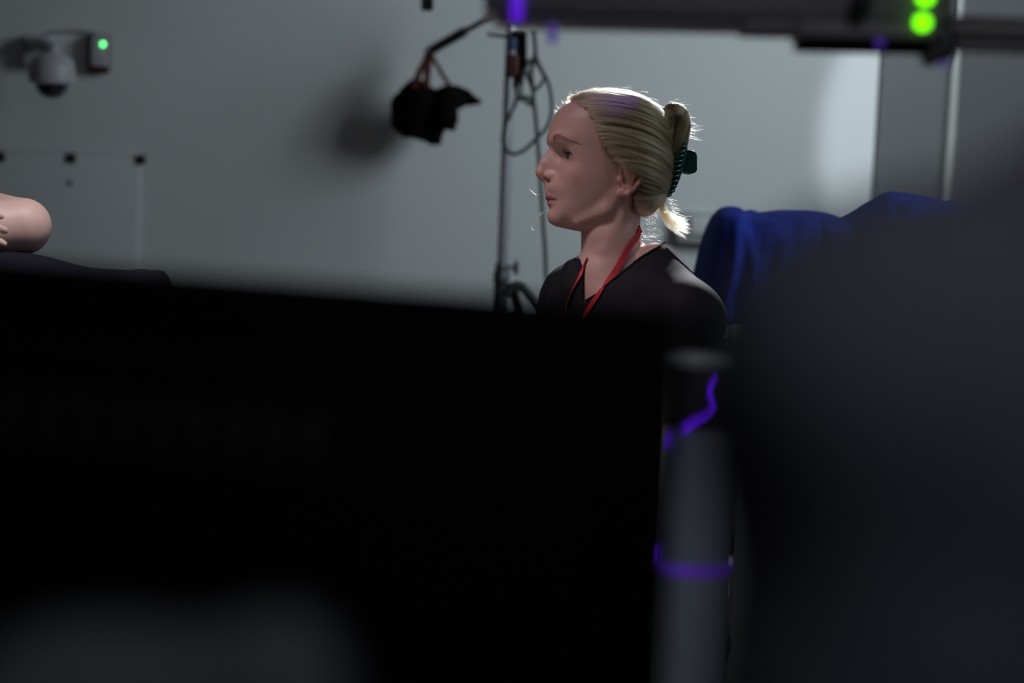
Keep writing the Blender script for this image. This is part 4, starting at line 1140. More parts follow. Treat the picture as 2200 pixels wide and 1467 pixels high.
for side in (-1, 1):          # fine hairs that soften the hairline
    for i in range(900 if side < 0 else 450):
        t0 = rng.random(); a0 = along(HLn, t0); a1 = along(HLn, min(t0 + 0.02, 1)); tv = a1 - a0; tv /= np.linalg.norm(tv) + 1e-6
        out_ = np.array([-tv[1], tv[0]]) * -1.0
        out_ = out_ if out_[0] < 0 else -out_
        a = a0 + out_ * abs(rng.normal(0, 5.0)); e = np.clip(np.interp(t0, [0, 0.12, 0.3, 0.55, 0.8, 1], [0.03, 0.2, 0.52, 0.74, 0.90, 1.0]) + rng.normal(0, 0.05), 0, 1)
        b = along(ENDL, e) * 0.6 + a * 0.4; m = a * 0.5 + b * 0.5; perp = np.array([b[1] - a[1], -(b[0] - a[0])])
        strands.append(emit(flow(a, b, m + perp * 0.15), side, np.linspace(-9.5, 2.0, NPT) ** 1)); tone.append(int(rng.integers(0, 2))); radii.append(0.00008)
# twist strands winding up and over
TW = np.array([hp(1432, 330, 0), hp(1432, 285, -2), hp(1437, 254, -6), hp(1449, 240, -8), hp(1463, 247, -6), hp(1469, 268, -4), hp(1465, 296, -2), hp(1453, 332, 0), hp(1446, 372, 0)])
twr = np.array([14, 18, 19.5, 20, 20, 18, 17, 13, 11]) * S_
tws = np.array(spline([Vector(p) for p in TW], 5)); twrr = np.interp(np.linspace(0, 1, len(tws)), np.linspace(0, 1, len(twr)), twr)
tan = np.gradient(tws, axis=0); tan /= np.linalg.norm(tan, axis=1)[:, None]
nrm_ = np.tile(np.array([0, 1.0, 0]), (len(tws), 1)); bin_ = np.cross(tan, nrm_); bin_ /= np.linalg.norm(bin_, axis=1)[:, None]; nrm_ = np.cross(bin_, tan)
for g in range(150):
    th0 = rng.random() * 2 * PI; i0 = rng.integers(0, 14); i1 = rng.integers(24, len(tws)); rot = 1.1 + rng.normal(0, 0.12); lf = 0.98 + 0.07 * rng.random()
    for q in range(14):
        ii = np.linspace(i0, i1 - 1, 18); th = th0 + rng.normal(0, 0.07) + rot * (ii / len(tws)) * 2.2
        cc = np.stack([np.interp(ii, np.arange(len(tws)), tws[:, k]) for k in range(3)], -1)
        nn_ = np.stack([np.interp(ii, np.arange(len(tws)), nrm_[:, k]) for k in range(3)], -1); bb_ = np.stack([np.interp(ii, np.arange(len(tws)), bin_[:, k]) for k in range(3)], -1)
        rr_ = np.interp(ii, np.arange(len(tws)), twrr) * lf * (1 + rng.normal(0, 0.012)) + 0.0006
        strands.append(h2w(cc + (nn_ * np.cos(th)[:, None] + bb_ * np.sin(th)[:, None]) * rr_[:, None])); radii.append(0.00012)
# tail below the clip
for g in range(46):
    o = rng.normal(0, 1, 3)
    for q in range(14):
        j = o * np.array([3.2, 5, 2]) + rng.normal(0, 1.6, 3)
        L_ = 0.72 + 0.38 * rng.random()
        pts = np.array([(1432, 412, 0), (1426, 432, 0), (1428, 452, 0), (1440, 470, 0), (1462, 483, 0), (1474, 486, 0)], float)
        s_ = np.linspace(0, L_, 14) * 5
        P_ = np.stack([np.interp(s_, np.arange(6), pts[:, k]) for k in range(3)], -1)
        spread = np.interp(s_, [0, 1, 5], [0.5, 1.0, 2.3])[:, None]
        P_ = P_ + j * spread + rng.normal(0, 0.25, P_.shape)
        strands.append(h2w(np.stack([(P_[:, 0] - 1290) * S_, P_[:, 2] * S_, (340 - P_[:, 1]) * S_], -1))); radii.append(0.0001)
tone = np.array(tone + [1] * (len(strands) - len(tone)))
for k, mk in ((0, 'hair_deep'), (1, 'hair'), (2, 'hair_light')):
    ix = np.flatnonzero(tone == k)
    curves('hair_strands', [strands[i] for i in ix], [radii[i] for i in ix], M[mk], hb)

# dark underside hair at the nape, stray hairs, wisps
fly, fr = [], []
def stray(px, py, yp, ang, L, curl, n=12, r=0.00009, wob=0.35):
    p = np.array([px, py, yp], float); out = [p.copy()]; a = ang; az = rng.normal(0, 0.4)
    for i in range(n - 1):
        a += curl / n + rng.normal(0, wob / n); st = L / n
        p = p + np.array([math.cos(a) * st, -math.sin(a) * st, az * st * 0.6]); out.append(p.copy())
    o = np.array(out)
    fly.append(h2w(np.stack([(o[:, 0] - 1290) * S_, o[:, 2] * S_, (340 - o[:, 1]) * S_], -1))); fr.append(r)
SIL = np.array([(1190, 245), (1205, 228), (1219, 215), (1253, 198), (1284, 193), (1325, 194), (1356, 199), (1382, 210), (1407, 225), (1424, 241)], float)
for i in range(190):
    t = rng.random(); p = along(SIL, t); q = along(SIL, min(t + 0.02, 1)); d = math.atan2(-(q[1] - p[1]), q[0] - p[0])
    stray(p[0], p[1] + 2, rng.normal(0, 12), d + rng.uniform(0.1, 0.9), rng.uniform(12, 46), rng.uniform(-2.4, -0.3), r=0.0001)
for i in range(40):   # baby hairs at the forehead
    t = rng.random() * 0.28; p = along(SIL, t)
    stray(p[0] + 1, p[1], rng.normal(0, 10), rng.uniform(1.6, 2.9), rng.uniform(6, 17), rng.uniform(-2.5, 2.5), wob=1.5)
TWS = np.array([(1426, 240), (1432, 224), (1445, 217), (1462, 219), (1476, 233), (1484, 256), (1482, 285)], float)
for i in range(60):
    t = rng.random(); p = along(TWS, t); q = along(TWS, min(t + 0.03, 1)); d = math.atan2(-(q[1] - p[1]), q[0] - p[0])
    stray(p[0], p[1] + 1, rng.normal(0, 8), d + rng.uniform(0.0, 1.2), rng.uniform(8, 26), rng.uniform(-1.8, 0.6))
for i in range(26):
    stray(1480 + rng.normal(0, 2), 282 + rng.normal(0, 7), rng.normal(0, 5), rng.uniform(-0.9, 0.6), rng.uniform(16, 42), rng.uniform(-0.9, 0.1))
for i in range(150):  # nape fuzz, lit from behind
    f = rng.random(); px = 1360 + 55 * f; py = 452 + rng.normal(0, 6)
    stray(px, py, rng.normal(0, 22), rng.uniform(-2.2, -0.3), rng.uniform(12, 44), rng.uniform(-2.5, 3.2), wob=4.5, r=0.00006, n=18)
for i in range(50):
    stray(1372 + 40 * rng.random(), 486 + 30 * rng.random(), rng.normal(0, 18), rng.uniform(-1.0, 0.5), rng.uniform(14, 40), rng.uniform(-3, 3), wob=5.0, r=0.00006, n=18)
for i in range(70):  # fringe along the tail
    t = rng.random(); P_ = along(np.array([(1440, 425), (1446, 445), (1456, 465), (1470, 482)], float), t)
    stray(P_[0], P_[1], rng.normal(0, 6), rng.uniform(-1.2, 0.1), rng.uniform(8, 26), rng.uniform(-1.4, 0.6), wob=1.5, r=0.00007)
def wisp(pts, r=0.0001, n=8, copies=1, sp=0.8):
    for c in range(copies):
        j = rng.normal(0, sp, 3)
        q = np.array([list(v) for v in spline([Vector((p[0] + j[0], p[1] + j[1], (p[2] if len(p) > 2 else 0) + j[2])) for p in pts], n)])
        fly.append(h2w(np.stack([(q[:, 0] - 1290) * S_, q[:, 2] * S_, (340 - q[:, 1]) * S_], -1))); fr.append(r)
# loose strands before and over the ear
wisp([(1260, 290, -88), (1271, 325, -90), (1280, 360, -89), (1287, 400, -82), (1286, 440, -72)], copies=6, sp=1.6, r=0.00015)
wisp([(1262, 280, -88), (1272, 315, -92), (1278, 350, -92), (1276, 390, -86), (1284, 420, -80)], copies=5, sp=1.8, r=0.00015)
wisp([(1270, 300, -90), (1296, 330, -98), (1317, 362, -100), (1328, 395, -98), (1333, 420, -92), (1325, 455, -80)], copies=22, sp=2.2, r=0.00015)
wisp([(1276, 305, -92), (1300, 338, -100), (1322, 368, -103), (1333, 400, -99), (1331, 428, -92)], copies=18, sp=2.6, r=0.00014)
wisp([(1350, 395, -92), (1362, 408, -88), (1385, 412, -82), (1410, 404, -70)], copies=3, sp=2)
# stray hairs drifting before the mouth
wisp([(1176, 446, 0), (1164, 458, -4), (1149, 470, -8), (1138, 480, -10), (1137, 488, -10), (1142, 497, -10)], r=0.00042, copies=2, sp=0.6)
wisp([(1171, 415, 0), (1160, 419, -3), (1148, 421, -6), (1139, 415, -7), (1132, 409, -8)], r=0.00022, copies=1)
for i in range(14):
    f = rng.random(); stray(1174 - 36 * f, 448 + 32 * f, -8, rng.uniform(-3.2, 3.2), rng.uniform(3, 9), rng.uniform(-2, 2), r=0.00012)
curves('stray_hair', fly, fr, M['hair'], hb)
nap, nr_ = [], []
for i in range(900):
    f = rng.random(); a = np.array([1345 + 20 * rng.random(), 412 + 42 * rng.random()]); b = np.array([1395 + 25 * rng.random(), 440 + 14 * rng.random()])
    c = a * 0.5 + b * 0.5 + np.array([0, 8]); pth = flow(a, b, c); nap.append(emit(pth, -1 if i % 3 else 1, np.full(NPT, -6.0 + 5 * rng.random()))); nr_.append(0.00013)
curves('nape_hair', nap, nr_, M['hairdark'], hb)

# brows and lashes
br, brr = [], []
for sy in (-1, 1):
    arc = np.array([(0, 304, 36), (0, 302, 40), (0, 300, 45), (0, 299.5, 50), (0, 304.5, 60), (0, 313, 69)], float)
    for i in range(420):
        t = rng.random(); p = np.array([np.interp(t * 5, range(6), arc[:, k]) for k in range(3)]); wv = np.interp(t, [0, .3, 1], [6.0, 6.0, 3.0])
        p[1] += rng.uniform(-1, 1) * wv
        d = np.array([np.interp(min(t * 5 + 0.5, 5), range(6), arc[:, k]) - np.interp(t * 5, range(6), arc[:, k]) for k in range(3)])
        d = d / (np.linalg.norm(d) + 1e-6); d[1] -= 0.25 * (1 - t)
        pts = []
        for u_ in np.linspace(0, 1, 5):
            q = p + d * 7.5 * u_
            o = Vector(h2w(hp(1120, q[1], sy * q[2])))
            hit = bvh_skin.ray_cast(o, Vector(HX))
            if hit[0] is None: break
            pts.append(np.array(hit[0] - Vector(HX) * (0.0002 + 0.0006 * u_)))
        if len(pts) == 5: br.append(np.array(pts)); brr.append(0.00010)
curves('eyebrows', br, brr, M['brow'], woman)
ls, lr = [], []
for sy in (-1, 1):
    c = np.array(hp(1223, 338.5, sy * 39))
    lat = np.array([0.42, sy * 0.907, -0.03]); lat /= np.linalg.norm(lat); fw = np.cross([0, 0, 1], lat); fw = fw if fw[0] < 0 else -fw; fw /= np.linalg.norm(fw)
    for i in range(75):
        s_ = rng.uniform(-0.95, 1.0); upz = 6.4 * math.sqrt(max(1 - s_ * s_, 0.03))
        root = c + lat * 13.5 * s_ * S_ + np.array([0, 0, upz * S_]); root = c + (root - c) + fw * math.sqrt(max(16.8 ** 2 - (13.5 * s_) ** 2 - upz ** 2, 9)) * S_
        L_ = rng.uniform(8, 12.5) * S_; dv = fw * 0.9 + lat * s_ * 0.5 + np.array([0, 0, 0.12])
        pts = [root + dv * L_ * u_ + np.array([0, 0, 1]) * L_ * 0.55 * u_ * u_ for u_ in np.linspace(0, 1, 6)]
        ls.append(h2w(np.array(pts))); lr.append(0.00013)
    for i in range(40):
        s_ = rng.uniform(-0.7, 1.0); upz = -6.2 * math.sqrt(max(1 - s_ * s_, 0.03))
        root = c + lat * 13.5 * s_ * S_ + np.array([0, 0, upz * S_]) + fw * math.sqrt(max(16.8 ** 2 - (13.5 * s_) ** 2 - upz ** 2, 9)) * S_
        L_ = rng.uniform(3, 5.5) * S_; dv = fw * 0.8 + lat * s_ * 0.5 + np.array([0, 0, -0.4])
        ls.append(h2w(np.array([root + dv * L_ * u_ for u_ in np.linspace(0, 1, 4)]))); lr.append(0.00009)
curves('eyelashes', ls, lr, M['lash'], woman)

# ------------------------------------------------------------------ scrub top, trousers, shoes
lo = np.array([w2f(J[n]) for n in ('shl', 'shr', 'ell', 'elr', 'hip')]).min(0); hi = np.array([w2f(J[n]) for n in ('shl', 'shr', 'ell', 'elr', 'hip')]).max(0)
Vs = Vol(np.arange(lo[0] - 0.16, hi[0] + 0.16, 0.0045), np.arange(lo[1] - 0.17, hi[1] + 0.17, 0.0045), np.arange(lo[2] - 0.12, 0.0 + hi[2] + 0.12, 0.0045))
wf = lambda p: w2f(p)
torso_prims(Vs, wf, 1.0, 0.008, 0.035)
for s in (1, -1):
    Vs.ell(wf(NB + tl_ * 0.062 * s + tf * 0.046 - tu * 0.058), (0.062, 0.048, 0.075), 0.03)
for s, n in ((1, 'l'), (-1, 'r')):
    m_ = J['sh' + n] * 0.22 + J['el' + n] * 0.78
    Vs.cap(wf(J['sh' + n] - tu * 0.012), wf(m_), 0.055, 0.063, 0.025)
    Vs.cap(wf(m_ + (J['el' + n] - J['sh' + n]) * 0.02), wf(J['el' + n] + (J['el' + n] - m_) * 1.4), 0.066, 0.066, 0.003, mode='sub')
Vs.ell(wf(J['hip'] + tu * 0.02), (0.185, 0.15, 0.13), 0.04)
for s in (1, -1):
    Vs.cap(wf(NB + tf * 0.062 - tu * 0.055 + tl_ * 0.02 * s), wf(NB + tf * 0.030 - tu * 0.018 + tl_ * 0.10 * s), 0.023, 0.024, 0.03)
for px, py in ((1232, 560), (1236, 580), (1238, 600), (1242, 622), (1236, 640), (1225, 600), (1385, 572), (1360, 590), (1400, 556)):
    h = bvh_skin.ray_cast(fig(px, py, -600), FWD)
    if h[0] is not None: Vs.ell(wf(h[0] + FWD * 0.010), (0.020,) * 3, 0.025)
VNECK = [(1254, 653), (1266, 644), (1281, 632), (1302, 612), (1333, 587), (1372, 556), (1419, 527), (1440, 500), (1440, 420), (1230, 420), (1250, 500), (1257, 543), (1259, 570), (1254, 600), (1250, 630)]
X, Z = Vs.x[:, None], Vs.z[None, :]
cut = (poly_sdf(1290 + X / SW, 340 - Z / SW, VNECK) * SW).astype(np.float32)[:, None, :]
rim = np.maximum(Vs.D, -cut)
Vs.D = rim
co, fc = Vs.mesh(); co = relax(co, fc, 2)
cw = f2w(co)
bn = BVHTree.FromPolygons([Vector(c) for c in cw], [tuple(f) for f in fc])
# folds
me = to_mesh('scrub_top', cw, fc)
nrm = np.empty(len(cw) * 3, np.float32); me.vertices.foreach_get('normal', nrm); nrm = nrm.reshape(-1, 3)
fold = smooth_noise(cw * np.array([1, 1, 0.45]), 16, 5) * 0.0045 + smooth_noise(cw, 38, 2) * 0.0018
fold *= np.clip((np.array(NB)[2] - 0.05 - cw[:, 2]) / 0.12, 0.25, 1)
cw = cw + nrm * fold[:, None]
me.vertices.foreach_set('co', cw.astype(np.float32).ravel()); me.update()
top_ = link('scrub_top', me, M['scrub'], woman)
bvh_top = BVHTree.FromPolygons([Vector(c) for c in cw], [tuple(f) for f in fc])
def surf(px, py, off=0.002, back=False, only=None):
    """front-most body or cloth surface on the pixel's line of sight near her plane"""
    o = fig(px, py, -600) if not back else fig(px, py, 600)
    d = FWD if not back else -FWD
    best = None
    for bv in (only or (bvh_skin, bvh_top)):
        h = bv.ray_cast(o, d)
        if h[0] is not None and (best is None or h[3] < best[1]): best = (h[0], h[3], h[1])
    return None if best is None else (best[0] + best[2].normalized() * off, best[2].normalized())
# collar band, shoulder seam and sleeve hem
def on_top(pts, n=6):
    out = []
    for p in spline([Vector((a, b, 0)) for a, b in pts], n):
        h = surf(p.x, p.y, 0.0012)
        if h: out.append(h[0])
    return out
cb = on_top([(1257, 648), (1282, 633), (1303, 613), (1334, 588), (1373, 557.5), (1414, 533)])
MB().tube(cb, 0.0022, 8).build('collar_band', M['scrub'], top_)
sm = on_top([(1426, 536), (1450, 560), (1478, 588), (1498, 606)])
MB().tube([p - Vector((0, -0.0011, 0.0005)) for p in sm], 0.0010, 6).build('shoulder_seam', M['scrub'], top_)
# white thread painting the rim light along the sleeve hem
thr = [fig(px, py, -190) for px, py in ((1541, 712), (1543, 728), (1544, 745), (1546, 770))]
MB().tube(spline(thr, 5), 0.0007, 6).build('hem_rim_thread', M['white_plastic'], top_)
# trousers
c_ = np.array(J['hip'])
Vt = Vol(np.arange(-0.65, 0.35, 0.0075), np.arange(-0.62, 0.35, 0.0075), np.arange(0.06, 0.72, 0.0075))
rel = lambda p: np.array(p) - np.array((c_[0], c_[1], 0))
Vt.ell(rel(J['hip']), (0.17, 0.15, 0.10), 0.03)
for n in ('l', 'r'):
    Vt.chain([rel(J['hp' + n]), rel(J['kn' + n])], [0.088, 0.066], 0.03)
    Vt.chain([rel(J['kn' + n]), rel(J['kn' + n] * 0.6 + J['an' + n] * 0.4), rel(J['an' + n])], [0.066, 0.063, 0.058], 0.02)
co, fc = Vt.mesh(); co = relax(co, fc, 2); co = co + np.array((c_[0], c_[1], 0))
link('trousers', to_mesh('trousers', co, fc), M['scrub'], woman)
for n in ('l', 'r'):
    a_ = J['an' + n]; Vq = Vol(np.arange(-0.32, 0.2, 0.006), np.arange(-0.3, 0.2, 0.006), np.arange(0.0, 0.2, 0.006) - 0.004)
    r0 = lambda p: np.array(p) - np.array((a_.x, a_.y, 0))
    Vq.chain([r0(Vector((a_.x, a_.y, 0.045)) - tf * 0.04), r0(Vector((a_.x, a_.y, 0.045)) + tf * 0.14)], [0.042, 0.036], 0.02)
    Vq.cap(r0(Vector((a_.x, a_.y, 0.05))), r0(Vector((a_.x, a_.y, 0.12))), 0.045, 0.045, 0.03)
    co, fc = Vq.mesh(); co = relax(co, fc, 1); co[:, 2] = np.maximum(co[:, 2], 0.002)
    link('shoe', to_mesh('shoe', co + np.array((a_.x, a_.y, 0)), fc), M['black'], woman)
# stool
so = thing('stool', 'round black stool under the seated woman, hidden behind the monitor', 'stool', (c_[0], c_[1], 0))
MB().lathe((c_[0], c_[1], 0), (0, 0, 1), [(0.16, 0.345), (0.185, 0.355), (0.19, 0.38), (0.185, 0.397), (0.16, 0.405), (0.02, 0.407)], 40).build('seat', M['black'], so)
MB().cyl((c_[0], c_[1], 0.05), (c_[0], c_[1], 0.36), 0.025).build('column', M['chrome'], so)
for k in range(5):
    t = 2 * PI * k / 5; e = Vector((c_[0] + 0.24 * math.cos(t), c_[1] + 0.24 * math.sin(t), 0.06))
    l_ = MB().tube([(c_[0], c_[1], 0.085), e], [0.022, 0.014]).build('leg', M['chrome'], so)
    MB().cyl(e - Vector((0.011, 0, 0.033)), e + Vector((0.011, 0, -0.033)), 0.026, bevel=0.004).build('caster', M['rubber'], l_)

# ------------------------------------------------------------------ lanyard
ly = thing('lanyard', 'red lanyard hanging round the woman neck over the black scrubs', 'lanyard', fig(1345, 572, 0))
near = [(1371, 491), (1369, 503), (1360, 516), (1349, 530), (1335, 556), (1320, 584), (1309, 600), (1299, 615), (1290, 627), (1281, 640), (1270, 656), (1258, 676), (1248, 700), (1240, 730), (1236, 770)]
pts, nms = [], []
for p in spline([Vector((a, b, 0)) for a, b in near], 4):
    h = surf(p.x, p.y, 0.0015)
    if h: pts.append(h[0]); nms.append(h[1])
def smooth_pts(P, it=6):
    P = [Vector(p) for p in P]
    for _ in range(it):
        P = [P[0]] + [(P[i - 1] + P[i] * 2 + P[i + 1]) / 4 for i in range(1, len(P) - 1)] + [P[-1]]
    return P
pts = smooth_pts(pts, 4); nms = [n.normalized() for n in smooth_pts(nms, 6)]
pts = [p + n * 0.001 for p, n in zip(pts, nms)]
MB().ribbon(pts, nms, 0.0105, 0.0012).build('strap', M['lanyard'], ly)
endn = pts[-1]
far = [(1262, 556), (1252, 578), (1242, 600), (1232, 620), (1224, 638), (1218, 660), (1218, 690), (1224, 725), (1233, 768)]
pts2, nm2 = [], []
for p in spline([Vector((a, b, 0)) for a, b in far], 4):
    h = surf(p.x, p.y, 0.003)
    if h: pts2.append(h[0]); nm2.append(h[1])
pts2 = smooth_pts(pts2, 6); nm2 = [(n.normalized() + Vector((0, 0.9, 0.3))).normalized() for n in smooth_pts(nm2, 6)]
MB().ribbon(pts2, nm2, 0.0055, 0.0012).build('strap', M['lanyard'], ly)
# round the back of the neck
ring = []
for k in np.linspace(0, 1, 14):
    a = pts[0]; b = fig(1268, 540, 75)
    mid = fig(1392, 496, 60)
    ring.append(a * (1 - k) ** 2 + mid * 2 * k * (1 - k) + b * k * k)
MB().ribbon(ring, [(p - Vector(fig(1315, 520, 10))).normalized() for p in ring], 0.0105, 0.0012).build('strap', M['lanyard'], ly)
cdp = pts[-1]
MB().box(cdp + tf * 0.004 - tu * 0.05, (0.028, 0.0015, 0.043), (tl_, tf, tu), 0.001).build('badge', M['white_plastic'], ly)

# ------------------------------------------------------------------ hair claw clip
cc_ = thing('hair_clip', 'dark green claw clip holding up the blonde hair twist', 'hair clip', Vector(h2w(hp(1460, 355, -14))))
spine = np.array([(1477, 300), (1477, 325), (1471, 350), (1464, 372), (1457, 390), (1448, 408), (1436, 420)], float)
inner = np.array([(1462, 312), (1450, 330), (1442, 350), (1440, 370), (1439, 388), (1437, 404), (1429, 417)], float)
def H(px, py, yp): return Vector(h2w(hp(px, py, yp)))
for side in (-1, 1):
    bm = MB()
    sp2 = along(spine, np.linspace(0, 1, 40))
    bm.tube([H(p[0] - 2, p[1], side * 11) for p in sp2], 0.0036, 10)
    jw = bm.build('jaw', M['clip'], cc_, smooth=True)
    for k, t in enumerate(np.linspace(0.04, 0.97, 11)):
        a, b = along(spine, t), along(inner, t)
        b = b * 1.0
        mid_ = (a + b) / 2
        dy = 7 + 2 * math.sin(t * PI)
        crv = [H(a[0] - 2, a[1], side * 12), H(mid_[0] + 4, mid_[1] + 2.5, side * (21 + 3 * math.sin(t * PI))), H(mid_[0] - 5, mid_[1] + 4.5, side * (26 + 3 * math.sin(t * PI))), H(b[0] - 1, b[1] + 7, side * (23 + 4 * math.sin(t * PI)))]
        MB().tube(spline(crv, 6), list(np.linspace(0.0034, 0.0018, 19)), 10).build('tooth', M['clip'], jw, smooth=True)
    # rounded finger plate
    Vp = Vol(np.arange(-0.022, 0.022, 0.0009), np.arange(-0.006, 0.006, 0.0009), np.arange(-0.026, 0.026, 0.0009))
    def plate(X, Y, Z):
        qx = np.abs(X) - (0.0125 - 0.0085); qz = np.abs(Z + 0.12 * X) - (0.019 - 0.0085)
        d2 = np.sqrt(np.maximum(qx, 0) ** 2 + np.maximum(qz, 0) ** 2) + np.minimum(np.maximum(qx, qz), 0) - 0.0085
        dyy = np.abs(Y + 3.0 * X * X) - 0.0007
        return np.sqrt(np.maximum(d2, 0) ** 2 + np.maximum(dyy, 0) ** 2) + np.minimum(np.maximum(d2, dyy), 0) - 0.0009
    Vp.op(plate, (-0.02, -0.005, -0.025), (0.02, 0.005, 0.025), 0.0)
    co, fc = Vp.mesh()
    an = side * 0.42
    Rz = np.array([[math.cos(an), -math.sin(an), 0], [math.sin(an), math.cos(an), 0], [0, 0, 1]])
    co = co @ Rz.T + np.array(hp(1483, 346, side * 15))
    link('finger_plate', to_mesh('finger_plate', h2w(co), fc), M['clip'], cc_)
for t in (0.08, 0.16, 0.22, 0.66, 0.78, 0.9):
    p = along(spine, t)
    MB().ball(H(p[0] + 2.5, p[1], -9), 0.0013, seg=12).build('stud', M['silver'], cc_)
MB().cyl(H(1474, 326, 0), H(1469, 356, 0), 0.0035).build('spring', M['dark_metal'], cc_)

# ================================================================== generic figure for the two people at the edges
def person(name_label, cat, J2, f, hair_m, shirt_m, trouser_m, headyaw, step, sleeve=0.5, hands=None, stand=True, bulk=1.0, head_scale=1.04, armr=(0.046, 0.04, 0.027)):
    l = Vector((-f.y, f.x, 0)); u = Vector((0, 0, 1)); org = Vector((J2['neck'].x, J2['neck'].y, 0))
    allp = np.array([p for k_, p in J2.items()])
    lo = allp.min(0) - 0.18; hi = allp.max(0) + 0.18; lo[2] = -0.01
    rel = lambda p: np.array(p, float)
    Vb_ = Vol(np.arange(lo[0], hi[0], step), np.arange(lo[1], hi[1], step), np.arange(lo[2], hi[2], step))
    Vc_ = Vol(Vb_.x, Vb_.y, Vb_.z)
    Rr = [np.array(l), np.array(f), np.array(u)]
    for V_, g in ((Vb_, 0.0), (Vc_, 0.010)):
        V_.ell(rel(J2['chest']), np.array((0.175, 0.115, 0.21)) * bulk + g, 0.04, R=Rr)
        V_.ell(rel(J2['chest'] * 0.5 + J2['hip'] * 0.5), np.array((0.155, 0.115, 0.2)) * bulk + g, 0.04, R=Rr)
        V_.ell(rel(J2['hip']), np.array((0.17, 0.125, 0.13)) * bulk + g, 0.04, R=Rr)
        for n in 'lr':
            s = 1 if n == 'l' else -1
            V_.cap(rel(J2['neck'] + l * 0.03 * s - u * 0.015), rel(J2['sh' + n]), 0.045 + g, 0.05 + g, 0.04)
            V_.cap(rel(J2['chest'] + l * 0.11 * s + u * 0.1), rel(J2['sh' + n]), 0.06 + g, 0.055 + g, 0.04)
            V_.ell(rel(J2['sh' + n]), [0.06 + g] * 3, 0.04)
    for n in 'lr':
        Vb_.cap(rel(J2['sh' + n]), rel(J2['el' + n]), armr[0], armr[1], 0.02)
        Vb_.chain([rel(J2['el' + n]), rel(J2['el' + n] * 0.7 + J2['wr' + n] * 0.3), rel(J2['wr' + n])], [armr[1], armr[1] * 1.02, armr[2]], 0.008)
        if hands and n in hands:
            d, nv, cu = hands[n]
        else:
            d, nv, cu = (J2['wr' + n] - J2['el' + n]).normalized(), f, 0.3
        build_hand(Vb_, J2['wr' + n], d, nv, side=(1 if n == 'r' else -1), curl=cu)
        e = J2['sh' + n] * (1 - sleeve) + J2['el' + n] * sleeve
        Vc_.cap(rel(J2['sh' + n]), rel(e), 0.066, 0.068, 0.03)
        dd = (J2['el' + n] - J2['sh' + n]).normalized()
        Vc_.cap(rel(e + dd * 0.055), rel(e + dd * 0.2), 0.062, 0.062, 0.004, mode='sub')
    Vb_.cap(rel(J2['neck'] - u * 0.06), rel(J2['head'] - u * 0.05), 0.058, 0.055, 0.02)
    Vc_.cap(rel(J2['neck'] + u * 0.02 + f * 0.03), rel(J2['head']), 0.07, 0.07, 0.006, mode='sub')
    # the head on the coarse grid of its own orientation
    hf = Vector((f.x * math.cos(headyaw) - f.y * math.sin(headyaw), f.x * math.sin(headyaw) + f.y * math.cos(headyaw), 0)); hx = -hf; hy = u.cross(hx)
    Vd = Vol(np.arange(-0.13, 0.13, 0.0026), np.arange(-0.10, 0.10, 0.0026), np.arange(-0.16, 0.115, 0.0026))
    build_head(Vd); ch, fh = Vd.mesh(); ch = relax(ch, fh, 1, 0.4); hcl = head_colors(ch)
    R3 = np.array([hx, hy, u]).T
    toW = lambda c: np.array(J2['head']) + (c @ R3.T) * head_scale
    cb_, fb = Vb_.mesh(); cb_ = relax(cb_, fb, 1, 0.5)
    co = np.concatenate([cb_, toW(ch)]); fc = np.concatenate([fb, fh + len(cb_)])
    cols = np.concatenate([np.tile(np.array((0.56, 0.40, 0.365)), (len(cb_), 1)), hcl])
    me = to_mesh('person', co - np.array(org), fc); set_col(me, cols)
    o = link('person', me, M['skin']); o.location = org; o.matrix_world = Matrix.Translation(org)
    tag(o, name_label, cat)
    cc2, fc2 = Vc_.mesh(); cc2 = relax(cc2, fc2, 2)
    cc2 = cc2 + (smooth_noise(cc2, 14, 4) * 0.004)[:, None] * np.array((0.7, 0.7, 0.2))
    link('shirt', to_mesh('shirt', cc2, fc2), shirt_m, o)
    Vl = Vol(Vb_.x[::1], Vb_.y[::1], np.arange(0.05, J2['hip'].z + 0.15, step))
    Vl.ell(rel(J2['hip'] - u * 0.02), np.array((0.172, 0.13, 0.11)) * bulk, 0.03, R=Rr)
    for n in 'lr':
        Vl.cap(rel(J2['hp' + n]), rel(J2['kn' + n]), 0.09, 0.068, 0.03)
        Vl.cap(rel(J2['kn' + n]), rel(J2['an' + n]), 0.066, 0.056, 0.02)
    c3, f3 = Vl.mesh(); c3 = relax(c3, f3, 2); link('trousers', to_mesh('trousers', c3, f3), trouser_m, o)
    for n in 'lr':
        a_ = J2['an' + n]
        MB().ball(Vector((a_.x, a_.y, 0.048)) + f * 0.05, 1.0, seg=24, scale=(0.135, 0.046, 0.046), rot=Matrix((f, l, u)).transposed()).build('shoe', M['black'], o, smooth=True)
    # short hair cap
    Vk = Vol(np.arange(-0.13, 0.15, 0.0035), np.arange(-0.105, 0.105, 0.0035), np.arange(-0.10, 0.13, 0.0035))
    Vk.op(loft_fn(5.0, None), hp(1140, 496, -110), hp(1450, 190, 110), 0.0, pad=0.03)
    X, Z = Vk.x[:, None], Vk.z[None, :]
    pl_ = [(1222, 219), (1262, 262), (1285, 310), (1300, 360), (1312, 362), (1330, 345), (1352, 345), (1365, 380), (1368, 430), (1480, 440), (1480, 170), (1215, 170)]
    Vk.D = np.maximum(Vk.D, (poly_sdf(1290 + X / S_, 340 - Z / S_, pl_) * S_).astype(np.float32)[:, None, :])
    c4, f4 = Vk.mesh(); c4 = relax(c4, f4, 2); c4 += (smooth_noise(c4, 120, 3) * 0.0015)[:, None]
    link('hair', to_mesh('hair', toW(c4), f4), hair_m, o)
